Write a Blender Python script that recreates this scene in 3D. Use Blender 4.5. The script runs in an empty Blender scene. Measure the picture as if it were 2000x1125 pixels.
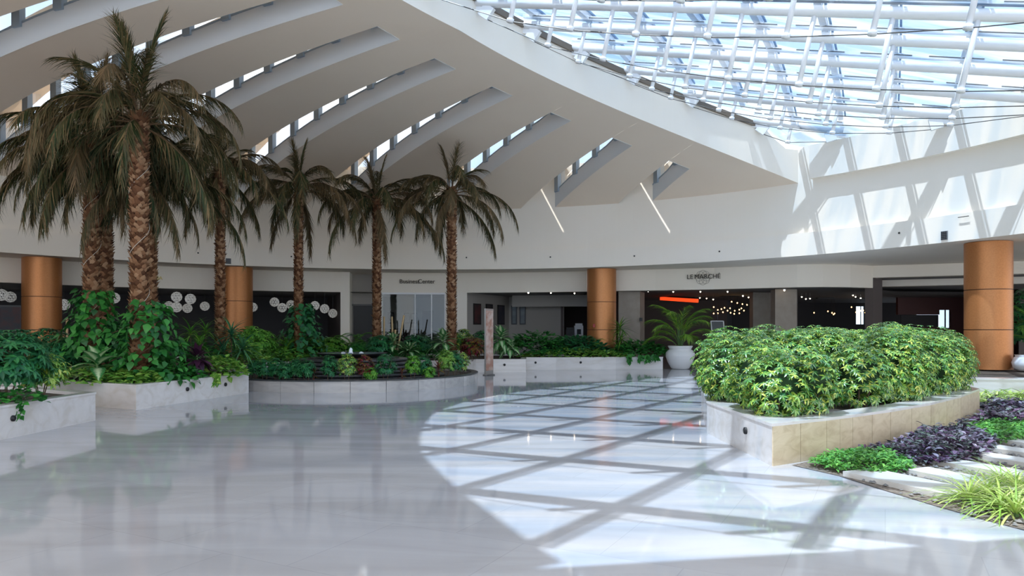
import bpy, math, random
import numpy as np
from mathutils import Vector, Matrix
PI = math.pi
SC = bpy.context.scene
COL = SC.collection
# ------------------------------------------------------------------ camera, sky, sun, exposure
cam_d = bpy.data.cameras.new('camera'); cam = bpy.data.objects.new('camera', cam_d); COL.objects.link(cam)
cam_d.sensor_width = 36; cam_d.lens = 25.2; cam_d.shift_y = 0.04075; cam_d.clip_end = 400
cam.location = (0, 0, 1.6); cam.rotation_euler = (PI/2, 0, 0)
SC.camera = cam
W = bpy.data.worlds.new('sky'); SC.world = W; W.use_nodes = True
nt = W.node_tree; nt.nodes.clear()
wo = nt.nodes.new('ShaderNodeOutputWorld'); bg = nt.nodes.new('ShaderNodeBackground')
tc = nt.nodes.new('ShaderNodeTexCoord'); nz = nt.nodes.new('ShaderNodeTexNoise'); rp = nt.nodes.new('ShaderNodeValToRGB')
nz.inputs['Scale'].default_value = 2.2; nz.inputs['Detail'].default_value = 5
rp.color_ramp.elements[0].position = 0.36; rp.color_ramp.elements[0].color = (0.45, 0.62, 0.88, 1)
rp.color_ramp.elements[1].position = 0.62; rp.color_ramp.elements[1].color = (1.0, 0.99, 0.97, 1)
bg.inputs['Strength'].default_value = 2.05
nt.links.new(tc.outputs['Generated'], nz.inputs['Vector']); nt.links.new(nz.outputs['Fac'], rp.inputs['Fac'])
nt.links.new(rp.outputs['Color'], bg.inputs['Color']); nt.links.new(bg.outputs['Background'], wo.inputs['Surface'])
SUNK = (0.291, 0.181)
sun_d = bpy.data.lights.new('sun', 'SUN'); sun_d.energy = 7.4; sun_d.angle = math.radians(0.6); sun_d.color = (1.0, 0.97, 0.93)
sun = bpy.data.objects.new('sun', sun_d); COL.objects.link(sun)
sun.rotation_euler = Vector((SUNK[0], SUNK[1], -1)).to_track_quat('-Z', 'Y').to_euler(); sun.location = (-8, -4, 30)
SC.view_settings.view_transform = 'Standard'; SC.view_settings.look = 'None'
SC.view_settings.gamma = 1; SC.view_settings.use_curve_mapping = False; SC.view_settings.exposure = 0.54
SC.cycles.max_bounces = 10; SC.cycles.diffuse_bounces = 5; SC.cycles.glossy_bounces = 4; SC.cycles.transparent_max_bounces = 16
SC.cycles.use_denoising = True; SC.cycles.sample_clamp_indirect = 4
F = 1400.0; HZ = 644.0; EYE = 1.6
def at(x, d): return ((x-1000)/F*d, d)
def zy(y, d): return EYE + (HZ-y)/F*d
# ------------------------------------------------------------------ helpers
class MB:
    def __init__(s): s.v = []; s.f = []
    def quad(s, a, b, c, d):
        n = len(s.v); s.v += [tuple(a), tuple(b), tuple(c), tuple(d)]; s.f.append((n, n+1, n+2, n+3))
    def poly(s, pts):
        n = len(s.v); s.v += [tuple(p) for p in pts]; s.f.append(tuple(range(n, n+len(pts))))
    def box(s, cx, cy, cz, sx, sy, sz, rz=0.0, M=None):
        n = len(s.v); c, q = math.cos(rz), math.sin(rz)
        for k in (-.5, .5):
            for i, j in ((-.5, -.5), (.5, -.5), (.5, .5), (-.5, .5)):
                x, y = i*sx, j*sy; p = Vector((cx+c*x-q*y, cy+q*x+c*y, cz+k*sz))
                if M: p = M @ p
                s.v.append(tuple(p))
        s.f += [(n+3, n+2, n+1, n), (n+4, n+5, n+6, n+7)] + [(n+i, n+(i+1) % 4, n+4+(i+1) % 4, n+4+i) for i in range(4)]
    def beam(s, a, b, w, h, up=(0, 0, 1)):
        a = Vector(a); b = Vector(b); d = (b-a).normalized(); sd = d.cross(Vector(up)).normalized(); u = sd.cross(d)
        n = len(s.v)
        for p in (a, b):
            for i, j in ((-.5, -.5), (.5, -.5), (.5, .5), (-.5, .5)): s.v.append(tuple(p+sd*i*w+u*j*h))
        s.f += [(n+3, n+2, n+1, n), (n+4, n+5, n+6, n+7)] + [(n+i, n+(i+1) % 4, n+4+(i+1) % 4, n+4+i) for i in range(4)]
    def tube(s, pts, r, seg=8, r1=None, caps=True):
        pts = [Vector(p) for p in pts]; n0 = len(s.v); m = len(pts); prev = None
        for i, p in enumerate(pts):
            d = (pts[min(i+1, m-1)]-pts[max(i-1, 0)]).normalized()
            if prev is None: x = d.orthogonal().normalized()
            else: x = (prev-d*prev.dot(d)).normalized()
            prev = x; y = d.cross(x); rr = r if r1 is None else r+(r1-r)*i/(m-1)
            for k in range(seg):
                a = 2*PI*k/seg; s.v.append(tuple(p+x*math.cos(a)*rr+y*math.sin(a)*rr))
        for i in range(m-1):
            for k in range(seg):
                a = n0+i*seg+k; b = n0+i*seg+(k+1) % seg; s.f.append((a, b, b+seg, a+seg))
        if caps: s.f.append(tuple(n0+k for k in range(seg))[::-1]); s.f.append(tuple(n0+(m-1)*seg+k for k in range(seg)))
    def lathe(s, prof, cx, cy, seg=32, cap=True):
        n0 = len(s.v)
        for r, z in prof:
            for k in range(seg):
                a = 2*PI*k/seg; s.v.append((cx+r*math.cos(a), cy+r*math.sin(a), z))
        for i in range(len(prof)-1):
            for k in range(seg):
                a = n0+i*seg+k; b = n0+i*seg+(k+1) % seg; s.f.append((a, b, b+seg, a+seg))
        if cap: s.f.append(tuple(n0+k for k in range(seg))[::-1]); s.f.append(tuple(n0+(len(prof)-1)*seg+k for k in range(seg)))
    def strip(s, pts, z0, z1):
        for a, b in zip(pts, pts[1:]): s.quad((a[0], a[1], z0), (b[0], b[1], z0), (b[0], b[1], z1), (a[0], a[1], z1))
    def wall(s, pts, z0, z1, t):
        """vertical wall of thickness t, pushed to the left of the walking direction"""
        o = offset_line(pts, t)
        s.strip(pts, z0, z1); s.strip(o[::-1], z0, z1)
        for a, b, c, d in zip(pts, pts[1:], o[1:], o):
            s.quad((a[0], a[1], z1), (b[0], b[1], z1), (c[0], c[1], z1), (d[0], d[1], z1))
            s.quad((d[0], d[1], z0), (c[0], c[1], z0), (b[0], b[1], z0), (a[0], a[1], z0))
        for p, q in ((pts[0], o[0]), (pts[-1], o[-1])): s.quad((p[0], p[1], z0), (p[0], p[1], z1), (q[0], q[1], z1), (q[0], q[1], z0))
    def prism(s, poly, z0, z1):
        n = len(poly); s.poly([(p[0], p[1], z1) for p in poly]); s.poly([(p[0], p[1], z0) for p in poly][::-1])
        for i in range(n):
            a, b = poly[i], poly[(i+1) % n]; s.quad((a[0], a[1], z0), (b[0], b[1], z0), (b[0], b[1], z1), (a[0], a[1], z1))
def offset_line(pts, t):
    out = []
    for i, p in enumerate(pts):
        a = pts[max(i-1, 0)]; b = pts[min(i+1, len(pts)-1)]
        dx, dy = b[0]-a[0], b[1]-a[1]; l = math.hypot(dx, dy) or 1
        out.append((p[0]-dy/l*t, p[1]+dx/l*t))
    return out
def inset(poly, t):
    """inset a closed polygon (either winding) by t"""
    area = sum(a[0]*b[1]-b[0]*a[1] for a, b in zip(poly, poly[1:]+poly[:1])); sg = 1 if area > 0 else -1
    out = []; n = len(poly)
    for i in range(n):
        p0, p1, p2 = Vector(poly[i-1]), Vector(poly[i]), Vector(poly[(i+1) % n])
        d1 = (p1-p0).normalized(); d2 = (p2-p1).normalized()
        n1 = Vector((-d1.y, d1.x))*sg; n2 = Vector((-d2.y, d2.x))*sg; nn = n1+n2
        k = 1.0/max(0.45, 1+n1.dot(n2)); q = p1+nn*t*k; out.append((q.x, q.y))
    return out
def link(name, me, mat, parent=None, smooth=False):
    if mat: me.materials.append(mat)
    if smooth: me.shade_smooth()
    o = bpy.data.objects.new(name, me); COL.objects.link(o)
    if parent: o.parent = parent
    return o
def obj(name, mb, mat, parent=None, smooth=False, origin=None):
    me = bpy.data.meshes.new(name)
    v = mb.v
    if origin is not None: v = [(a-origin[0], b-origin[1], c-origin[2]) for a, b, c in v]
    elif parent is not None and parent.type == 'EMPTY' and not parent.get('_local'):
        pl = parent.location; v = [(a-pl[0], b-pl[1], c-pl[2]) for a, b, c in v]
    elif parent is not None and '_o' in parent: pl = parent['_o']; v = [(a-pl[0], b-pl[1], c-pl[2]) for a, b, c in v]
    me.from_pydata(v, [], mb.f); me.update(); me.validate()
    o = link(name, me, mat, parent, smooth)
    return o
def struct(name, mb, mat, smooth=False):
    o = obj(name, mb, mat, None, smooth); o['kind'] = 'structure'; return o
def tag(o, label, cat, group=None, kind=None):
    o['label'] = label; o['category'] = cat
    if group: o['group'] = group
    if kind: o['kind'] = kind
    return o
def thing(name, label, cat, loc=(0, 0, 0), group=None, rz=0.0):
    o = bpy.data.objects.new(name, None); COL.objects.link(o); o.location = loc; o.rotation_euler = (0, 0, rz); o.empty_display_size = .2
    return tag(o, label, cat, group)
def place(name, mb, mat, label, cat, group=None, smooth=False):
    """a one-mesh thing with its origin at the middle of its base"""
    xs = [p[0] for p in mb.v]; ys = [p[1] for p in mb.v]; zs_ = [p[2] for p in mb.v]
    c = ((min(xs)+max(xs))/2, (min(ys)+max(ys))/2, min(zs_))
    o = obj(name, mb, mat, None, smooth, origin=c); o.location = c
    return tag(o, label, cat, group)
# ------------------------------------------------------------------ materials
def mat(name, col, rough=.5, metal=0., spec=.5, noise=None, bump=0., emit=None, ior=None):
    m = bpy.data.materials.new(name); m.use_nodes = True; t = m.node_tree; b = t.nodes['Principled BSDF']
    b.inputs['Base Color'].default_value = (*col, 1); b.inputs['Roughness'].default_value = rough; b.inputs['Metallic'].default_value = metal
    b.inputs['Specular IOR Level'].default_value = spec
    if ior: b.inputs['IOR'].default_value = ior
    if emit: b.inputs['Emission Color'].default_value = (*emit[0], 1); b.inputs['Emission Strength'].default_value = emit[1]
    if noise:
        c2, sc, lo, hi = noise[:4]; co = t.nodes.new('ShaderNodeTexCoord'); n = t.nodes.new('ShaderNodeTexNoise'); r = t.nodes.new('ShaderNodeValToRGB')
        n.inputs['Scale'].default_value = sc; n.inputs['Detail'].default_value = 6
        if len(noise) > 4:
            mp = t.nodes.new('ShaderNodeMapping'); mp.inputs['Scale'].default_value = noise[4]
            t.links.new(co.outputs['Object'], mp.inputs['Vector']); t.links.new(mp.outputs['Vector'], n.inputs['Vector'])
        else: t.links.new(co.outputs['Object'], n.inputs['Vector'])
        r.color_ramp.elements[0].position = lo; r.color_ramp.elements[0].color = (*col, 1)
        r.color_ramp.elements[1].position = hi; r.color_ramp.elements[1].color = (*c2, 1)
        t.links.new(n.outputs['Fac'], r.inputs['Fac']); t.links.new(r.outputs['Color'], b.inputs['Base Color'])
        if bump:
            bp = t.nodes.new('ShaderNodeBump'); bp.inputs['Strength'].default_value = bump; bp.inputs['Distance'].default_value = .02
            t.links.new(n.outputs['Fac'], bp.inputs['Height']); t.links.new(bp.outputs['Normal'], b.inputs['Normal'])
    return m
def leafmat(name, cols, rough=.45, mid=None, transl=.2, spec=.35):
    """colour per leaf (random per island) and, with mid, a paler centre from the leaf's own midrib attribute"""
    m = bpy.data.materials.new(name); m.use_nodes = True; t = m.node_tree; b = t.nodes['Principled BSDF']; out = t.nodes['Material Output']
    g = t.nodes.new('ShaderNodeNewGeometry'); r = t.nodes.new('ShaderNodeValToRGB')
    cr = r.color_ramp; cr.elements[0].color = (*cols[0], 1); cr.elements[-1].color = (*cols[-1], 1)
    for i, c in enumerate(cols[1:-1]): e = cr.elements.new((i+1)/(len(cols)-1)); e.color = (*c, 1)
    t.links.new(g.outputs['Random Per Island'], r.inputs['Fac']); last = r.outputs['Color']
    if mid:
        a = t.nodes.new('ShaderNodeAttribute'); a.attribute_name = 'rib'; nz = t.nodes.new('ShaderNodeTexNoise'); nz.inputs['Scale'].default_value = 30
        ad = t.nodes.new('ShaderNodeMath'); ad.operation = 'MULTIPLY_ADD'; ad.inputs[1].default_value = .7; t.links.new(nz.outputs['Fac'], ad.inputs[0]); t.links.new(a.outputs['Fac'], ad.inputs[2])
        r2 = t.nodes.new('ShaderNodeValToRGB'); r2.color_ramp.elements[0].position = mid[1]; r2.color_ramp.elements[0].color = (1, 1, 1, 1)
        r2.color_ramp.elements[1].position = mid[2]; r2.color_ramp.elements[1].color = (0, 0, 0, 1)
        mx = t.nodes.new('ShaderNodeMix'); mx.data_type = 'RGBA'; mx.inputs['B'].default_value = (*mid[0], 1)
        t.links.new(ad.outputs[0], r2.inputs['Fac']); t.links.new(r2.outputs['Color'], mx.inputs['Factor']); t.links.new(last, mx.inputs['A']); last = mx.outputs['Result']
    t.links.new(last, b.inputs['Base Color']); b.inputs['Roughness'].default_value = rough; b.inputs['Specular IOR Level'].default_value = spec
    if transl:
        tr = t.nodes.new('ShaderNodeBsdfTranslucent'); ms = t.nodes.new('ShaderNodeMixShader'); ms.inputs[0].default_value = transl
        t.links.new(last, tr.inputs['Color']); t.links.new(b.outputs[0], ms.inputs[1]); t.links.new(tr.outputs[0], ms.inputs[2]); t.links.new(ms.outputs[0], out.inputs['Surface'])
    return m
def objtint(m, tint, amount):
    t = m.node_tree; b = t.nodes['Principled BSDF']; src = b.inputs['Base Color'].links[0].from_socket; oi = t.nodes.new('ShaderNodeObjectInfo'); mx = t.nodes.new('ShaderNodeMix'); mx.data_type = 'RGBA'
    mr = t.nodes.new('ShaderNodeMapRange'); mr.inputs['From Min'].default_value = .45; mr.inputs['From Max'].default_value = 1; mr.inputs['To Max'].default_value = amount
    t.links.new(oi.outputs['Random'], mr.inputs['Value']); t.links.new(mr.outputs[0], mx.inputs['Factor']); t.links.new(src, mx.inputs['A']); mx.inputs['B'].default_value = (*tint, 1); t.links.new(mx.outputs['Result'], b.inputs['Base Color'])
    return m
def glassmat(name, tint, gloss, rough=.02, streak=None):
    m = bpy.data.materials.new(name); m.use_nodes = True; t = m.node_tree; t.nodes.remove(t.nodes['Principled BSDF']); out = t.nodes['Material Output']
    tr = t.nodes.new('ShaderNodeBsdfTransparent'); tr.inputs['Color'].default_value = (*tint, 1)
    gl = t.nodes.new('ShaderNodeBsdfGlossy'); gl.inputs['Roughness'].default_value = rough
    ms = t.nodes.new('ShaderNodeMixShader'); fr = t.nodes.new('ShaderNodeFresnel'); fr.inputs['IOR'].default_value = 2.05
    ml = t.nodes.new('ShaderNodeMath'); ml.operation = 'MULTIPLY'; ml.inputs[1].default_value = gloss
    t.links.new(fr.outputs[0], ml.inputs[0]); t.links.new(ml.outputs[0], ms.inputs[0]); t.links.new(tr.outputs[0], ms.inputs[1]); t.links.new(gl.outputs[0], ms.inputs[2])
    t.links.new(ms.outputs[0], out.inputs['Surface'])
    if streak:
        co = t.nodes.new('ShaderNodeTexCoord'); mp = t.nodes.new('ShaderNodeMapping'); n = t.nodes.new('ShaderNodeTexNoise'); r = t.nodes.new('ShaderNodeValToRGB')
        mp.inputs['Rotation'].default_value = (0, 0, streak[3]); mp.inputs['Scale'].default_value = streak[1]; n.inputs['Scale'].default_value = streak[2]; n.inputs['Detail'].default_value = 3
        r.color_ramp.elements[0].position = .40; r.color_ramp.elements[0].color = (*streak[0], 1); r.color_ramp.elements[1].position = .60; r.color_ramp.elements[1].color = (*tint, 1)
        t.links.new(co.outputs['Object'], mp.inputs['Vector']); t.links.new(mp.outputs['Vector'], n.inputs['Vector']); t.links.new(n.outputs['Fac'], r.inputs['Fac']); t.links.new(r.outputs['Color'], tr.inputs['Color'])
    return m
def marble(name, c1, c2, c3, rough, brick=None, ior=1.5, scale=.5, vein=.6):
    m = bpy.data.materials.new(name); m.use_nodes = True; t = m.node_tree; b = t.nodes['Principled BSDF']
    co = t.nodes.new('ShaderNodeTexCoord'); mp = t.nodes.new('ShaderNodeMapping'); mp.inputs['Scale'].default_value = (.5, 2.2, 3.0); mp.inputs['Rotation'].default_value = (0, 0, .35)
    n = t.nodes.new('ShaderNodeTexNoise'); n.inputs['Scale'].default_value = scale*2; n.inputs['Detail'].default_value = 8; n.inputs['Distortion'].default_value = 1.2
    r = t.nodes.new('ShaderNodeValToRGB'); cr = r.color_ramp; cr.elements[0].position = .32; cr.elements[0].color = (*c3, 1); cr.elements[1].position = .68; cr.elements[1].color = (*c1, 1)
    e = cr.elements.new(.5); e.color = (*c2, 1)
    t.links.new(co.outputs['Object'], mp.inputs['Vector']); t.links.new(mp.outputs['Vector'], n.inputs['Vector']); t.links.new(n.outputs['Fac'], r.inputs['Fac']); last = r.outputs['Color']
    if brick:
        bk = t.nodes.new('ShaderNodeTexBrick'); mp2 = t.nodes.new('ShaderNodeMapping'); mp2.inputs['Rotation'].default_value = (0, 0, brick[3])
        bk.offset = .5; bk.inputs['Color1'].default_value = (1, 1, 1, 1); bk.inputs['Color2'].default_value = (.95, .95, .95, 1); bk.inputs['Mortar'].default_value = (.86, .86, .86, 1)
        bk.inputs['Scale'].default_value = 1; bk.inputs['Mortar Size'].default_value = brick[2]; bk.inputs['Brick Width'].default_value = brick[0]; bk.inputs['Row Height'].default_value = brick[1]
        t.links.new(co.outputs['Object'], mp2.inputs['Vector']); t.links.new(mp2.outputs['Vector'], bk.inputs['Vector'])
        mx = t.nodes.new('ShaderNodeMix'); mx.data_type = 'RGBA'; mx.blend_type = 'MULTIPLY'; mx.inputs['Factor'].default_value = 1
        t.links.new(last, mx.inputs['A']); t.links.new(bk.outputs['Color'], mx.inputs['B']); last = mx.outputs['Result']
    t.links.new(last, b.inputs['Base Color']); b.inputs['Roughness'].default_value = rough; b.inputs['IOR'].default_value = ior
    return m
M = {}
M['plaster'] = mat('plaster', (.88, .81, .70), .7, noise=((.90, .83, .73), .6, .3, .7))
M['shell'] = mat('shell_plaster', (.84, .70, .56), .75, noise=((.86, .73, .59), .5, .3, .7))
M['band'] = mat('cream_plaster', (.88, .80, .68), .7, noise=((.90, .83, .71), .8, .3, .7))
M['white'] = mat('white_paint', (.86, .86, .86), .45)
M['steel'] = mat('white_steel', (.88, .88, .88), .35)
M['reveal'] = mat('reveal_paint', (.66, .70, .73), .6)
M['mullion'] = mat('blue_grey_mullion', (.30, .38, .46), .5)
M['darkbar'] = mat('bronze_channel', (.16, .125, .09), .5)
M['bluebar'] = mat('blue_grey_gasket', (.10, .22, .36), .4)
M['cable'] = mat('cable_steel', (.10, .09, .08), .4, .6)
M['brass'] = mat('brass', (.42, .33, .12), .35, .7)
M['floor'] = marble('marble_floor', (.50, .505, .53), (.465, .47, .49), (.41, .41, .42), .05, (1.2, 1.2, .004, .48), 1.55, .35)
M['planter'] = marble('marble_cladding', (.70, .67, .65), (.66, .63, .61), (.60, .56, .52), .18, None, 1.5, .8)
M['tan'] = marble('tan_stone_cladding', (.62, .52, .37), (.57, .47, .32), (.48, .38, .25), .35, None, 1.5, 1.4)
M['soil'] = mat('soil', (.035, .027, .02), .95, noise=((.09, .065, .045), 14, .35, .7), bump=.8)
M['copper'] = mat('copper_cladding', (.46, .185, .062), .42, .55, noise=((.53, .22, .078), 9, .3, .7, (3, 3, 3)))
M['copperseam'] = mat('copper_seam', (.16, .06, .02), .5, .3)
M['black'] = mat('black', (.012, .012, .013), .5)
M['slate'] = mat('dark_slate', (.035, .037, .04), .35, noise=((.07, .072, .075), 6, .3, .7))
M['kerb'] = marble('kerb_stone', (.46, .44, .42), (.42, .40, .385), (.36, .345, .33), .16, None, 1.5, .9)
M['water'] = mat('water', (.55, .65, .70), .04, ior=1.33)
M['foam'] = mat('water_foam', (.88, .93, .97), .3)
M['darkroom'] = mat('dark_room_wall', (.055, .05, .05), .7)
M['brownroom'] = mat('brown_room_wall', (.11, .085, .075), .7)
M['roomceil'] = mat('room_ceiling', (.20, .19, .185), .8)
M['beigewall'] = mat('beige_wall', (.40, .37, .33), .75)
M['stonepil'] = mat('beige_stone_pillar', (.30, .25, .20), .6, noise=((.36, .31, .25), 3, .3, .7))
M['glass'] = glassmat('clear_glass', (.80, .84, .84), .3)
M['skyglass'] = glassmat('skylight_glass', (.46, .53, .61), .6, .05, ((.26, .38, .54), (.22, 2.4, 1), 1.1, .43))
M['slotglass'] = glassmat('clerestory_glass', (.86, .92, .97), .5)
M['picframe'] = mat('black_frame', (.015, .013, .012), .4)
M['redglow'] = mat('red_light_strip', (.9, .12, .03), .5, emit=((1.0, .07, .014), .85))
M['bulb'] = mat('warm_bulb', (1, .8, .5), .5, emit=((1.0, .58, .20), 5.))
M['bulbw'] = mat('white_bulb', (1, .9, .8), .5, emit=((1.0, .80, .58), 10.))
M['shade'] = mat('ball_shade_white', (.85, .85, .83), .5, emit=((1, .97, .9), .07))
M['pot'] = mat('white_pot_glaze', (.80, .80, .80), .35)
M['bamboo'] = mat('bamboo', (.50, .34, .16), .5, noise=((.58, .42, .22), 5, .3, .7))
M['slab'] = marble('step_slab_stone', (.60, .58, .54), (.57, .55, .51), (.52, .49, .44), .6, None, 1.45, 1.2)
# ------------------------------------------------------------------ plan geometry of the hall
C1 = (-3.0, 13.0); C2 = (12.1, 9.1); RO = 16.45; RL = 17.85
def ring(az, r, c=C1): a = math.radians(az); return (c[0]+r*math.sin(a), c[1]+r*math.cos(a))
def arc(a0, a1, r, step=2.0, c=C1):
    n = max(1, int(round(abs(a1-a0)/step))); return [ring(a0+(a1-a0)*i/n, r, c) for i in range(n+1)]
def ringx(x, r):
    """where the picture column x meets the circle of radius r about the hall's centre"""
    q = (x-1000)/F; A = q*q+1; B = -2*(q*C1[0]+C1[1]); Cc = C1[0]**2+C1[1]**2-r*r
    d = (-B+math.sqrt(B*B-4*A*Cc))/(2*A); return (q*d, d)
def azx(x, r): p = ringx(x, r); return math.degrees(math.atan2(p[0]-C1[0], p[1]-C1[1]))
TH = .426; TV = np.array([-math.cos(TH), math.sin(TH)]); NV = np.array([math.sin(TH), math.cos(TH)])
def sstep(a, b, x): t = min(1, max(0, (x-a)/(b-a))); return t*t*(3-2*t)
def zglass(x, y):
    c = x*NV[0]+y*NV[1]; s = x*TV[0]+y*TV[1]; a = .012 if c > 21 else .004
    z = 8.67-a*(c-21)**2+.216*s
    w = sstep(16.9, RL, math.hypot(x-C1[0], y-C1[1])) if x > 4 else 0
    return z*(1-w)+8.0*w
def zdome(x, y):
    r2 = (x-C1[0])**2+(y-C1[1])**2; return 9.5-.003956*r2-1.303e-5*r2*r2
# ------------------------------------------------------------------ floor, ring walls, fascia
mb = MB(); mb.box(0, 18, -.15, 90, 62, .30); struct('floor', mb, M['floor'])
AZ0, AZ1 = -104, 112
def ringwall(name, r, z0, z1, a0, a1, m, t=.12):
    b = MB(); o = arc(a0, a1, r); b.wall(o, z0, z1, t); return struct(name, b, m, False)
ringwall('wall_back', 18.1, 5.0, 8.6, AZ0, AZ1, M['plaster'])
ringwall('trim_1', 17.95, 4.2, 5.0, AZ0, AZ1, M['plaster'], .35)
def annulus(name, z, r0, r1, a0, a1, m, h=.06):
    b = MB(); i = arc(a0, a1, r0); o = arc(a0, a1, r1)
    for k in range(len(i)-1):
        p, q, s, t = i[k], i[k+1], o[k+1], o[k]
        b.quad((*p, z), (*q, z), (*s, z), (*t, z)); b.quad((*t, z+h), (*s, z+h), (*q, z+h), (*p, z+h))
        b.quad((*p, z), (*p, z+h), (*q, z+h), (*q, z)); b.quad((*t, z), (*s, z), (*s, z+h), (*t, z+h))
    return struct(name, b, m)
annulus('ceiling', 4.2, 18.3, 21.8, AZ0, 33, M['plaster'])
annulus('ceiling', 4.2, 18.3, 24.5, 33, AZ1, M['plaster'])
# dome shell over the hall, cut by the round opening and by the eight radial slots
SLOTS = [-69.4, -63.3, -56.5, -49.4, -41.9, -34.0, -25.7, -18.0]; SW = 2.7
def rout(a):
    """distance from C2 to the ring r=18.2 along azimuth a"""
    u = (math.sin(math.radians(a)), math.cos(math.radians(a))); dx, dy = C2[0]-C1[0], C2[1]-C1[1]
    b = dx*u[0]+dy*u[1]; c = dx*dx+dy*dy-18.12**2; return -b+math.sqrt(b*b-c)
ROA = ([-112, -107, -100, -94, -86, -79.5, -73, -65, -55], [15.5, 15.6, 15.85, 16.12, 16.5, 16.85, 16.95, 16.85, 16.45])
def ro(a): return float(np.interp(a, *ROA))
def c2p(a, r): return (C2[0]+r*math.sin(math.radians(a)), C2[1]+r*math.cos(math.radians(a)))
CORNER = -3.75
edges = sorted(set([CORNER, -5, -112] + [s for s in SLOTS] + [s-SW for s in SLOTS] + list(range(-112, -5, 2))), reverse=True)
edges = [e for i, e in enumerate(edges) if i == 0 or edges[i-1]-e > .15 or e in SLOTS or (e+SW) in SLOTS]
dome = MB()
for a, b in zip(edges, edges[1:]):
    mid = (a+b)/2; inslot = any(s-SW < mid < s for s in SLOTS)
    r1a, r1b = max(rout(a), ro(a)+.01), max(rout(b), ro(b)+.01); rr = 18.1 if inslot else 0
    def strip_(ra0, ra1, rb0, rb1, n):
        for k in range(n):
            P = [c2p(a, ra0+(ra1-ra0)*k/n), c2p(b, rb0+(rb1-rb0)*k/n), c2p(b, rb0+(rb1-rb0)*(k+1)/n), c2p(a, ra0+(ra1-ra0)*(k+1)/n)]
            dome.quad(*[(p[0], p[1], zdome(*p)) for p in P])
    if inslot: strip_(ro(a), 18.1, ro(b), 18.1, 2)
    else: strip_(ro(a), r1a, ro(b), r1b, 16)
me = bpy.data.meshes.new('ceiling'); me.from_pydata(dome.v, [], dome.f)
import bmesh
bm = bmesh.new(); bm.from_mesh(me); bmesh.ops.remove_doubles(bm, verts=bm.verts, dist=.002); bm.to_mesh(me); bm.free()
o = link('ceiling', me, M['shell'], None, True); o['kind'] = 'structure'
# lip of the round opening (shaded on its left side) and the curved lip above the right-hand wall
lip = MB(); NEAR = -112
ang = [CORNER+(NEAR-CORNER)*i/70 for i in range(71)]
for a, b in zip(ang, ang[1:]):
    p, q = c2p(a, ro(a)), c2p(b, ro(b)); po, qo = c2p(a, ro(a)+.3), c2p(b, ro(b)+.3)
    def ztop(s): return zglass(*s)-.02
    lip.quad((*p, zdome(*p)), (*q, zdome(*q)), (*q, ztop(q)), (*p, ztop(p)))
    lip.quad((*p, ztop(p)), (*q, ztop(q)), (*qo, ztop(qo)), (*po, ztop(po)))
    lip.quad((*po, zdome(*po)), (*qo, zdome(*qo)), (*qo, ztop(qo)), (*po, ztop(po)))
struct('trim_2', lip, M['plaster'])
ca = math.degrees(math.atan2(c2p(CORNER, RO)[0]-C1[0], c2p(CORNER, RO)[1]-C1[1]))
rl = MB(); rl.wall(arc(ca, AZ1, RL, 1.5), 6.85, 8.0, .27); struct('trim_3', rl, M['plaster'])
# roof slab behind the near edge of the opening
near = [(-2.2, 3.35), (.5, 3.85), (2, 4.2), (6, 4.9), (10, 5.6), (14.9, 6.4)]
sl = MB()
for a, b in zip(near, near[1:]):
    A0, B0 = (a[0]-.6, -3.5), (b[0]-.6, -3.5)
    sl.quad((*a, zglass(*a)), (*b, zglass(*b)), (*B0, 8.0), (*A0, 8.0)); sl.quad((*a, zglass(*a)-.5), (*b, zglass(*b)-.5), (*b, zglass(*b)), (*a, zglass(*a)))
p0 = c2p(-112, ro(-112))
sl.poly([(*near[0], zglass(*near[0])), (p0[0]-.2, p0[1]+.1, zglass(*p0)), (-12.5, -1.5, 8.0), (near[0][0]-.6, -3.5, 8.0)])
struct('ceiling', sl, M['shell'])
# channel under the glass edge along the left lip
ch = MB()
for a, b in zip(ang[5:-1], ang[6:]):
    p, q = c2p(a, ro(a)-.07), c2p(b, ro(b)-.07); p2, q2 = c2p(a, ro(a)+.05), c2p(b, ro(b)+.05); za, zb = zglass(*p), zglass(*q)
    ch.quad((*p, za-.16), (*q, zb-.16), (*q, zb+.02), (*p, za+.02)); ch.quad((*p2, za-.16), (*q2, zb-.16), (*q, zb-.16), (*p, za-.16))
struct('trim_4', ch, M['darkbar'])
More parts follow.
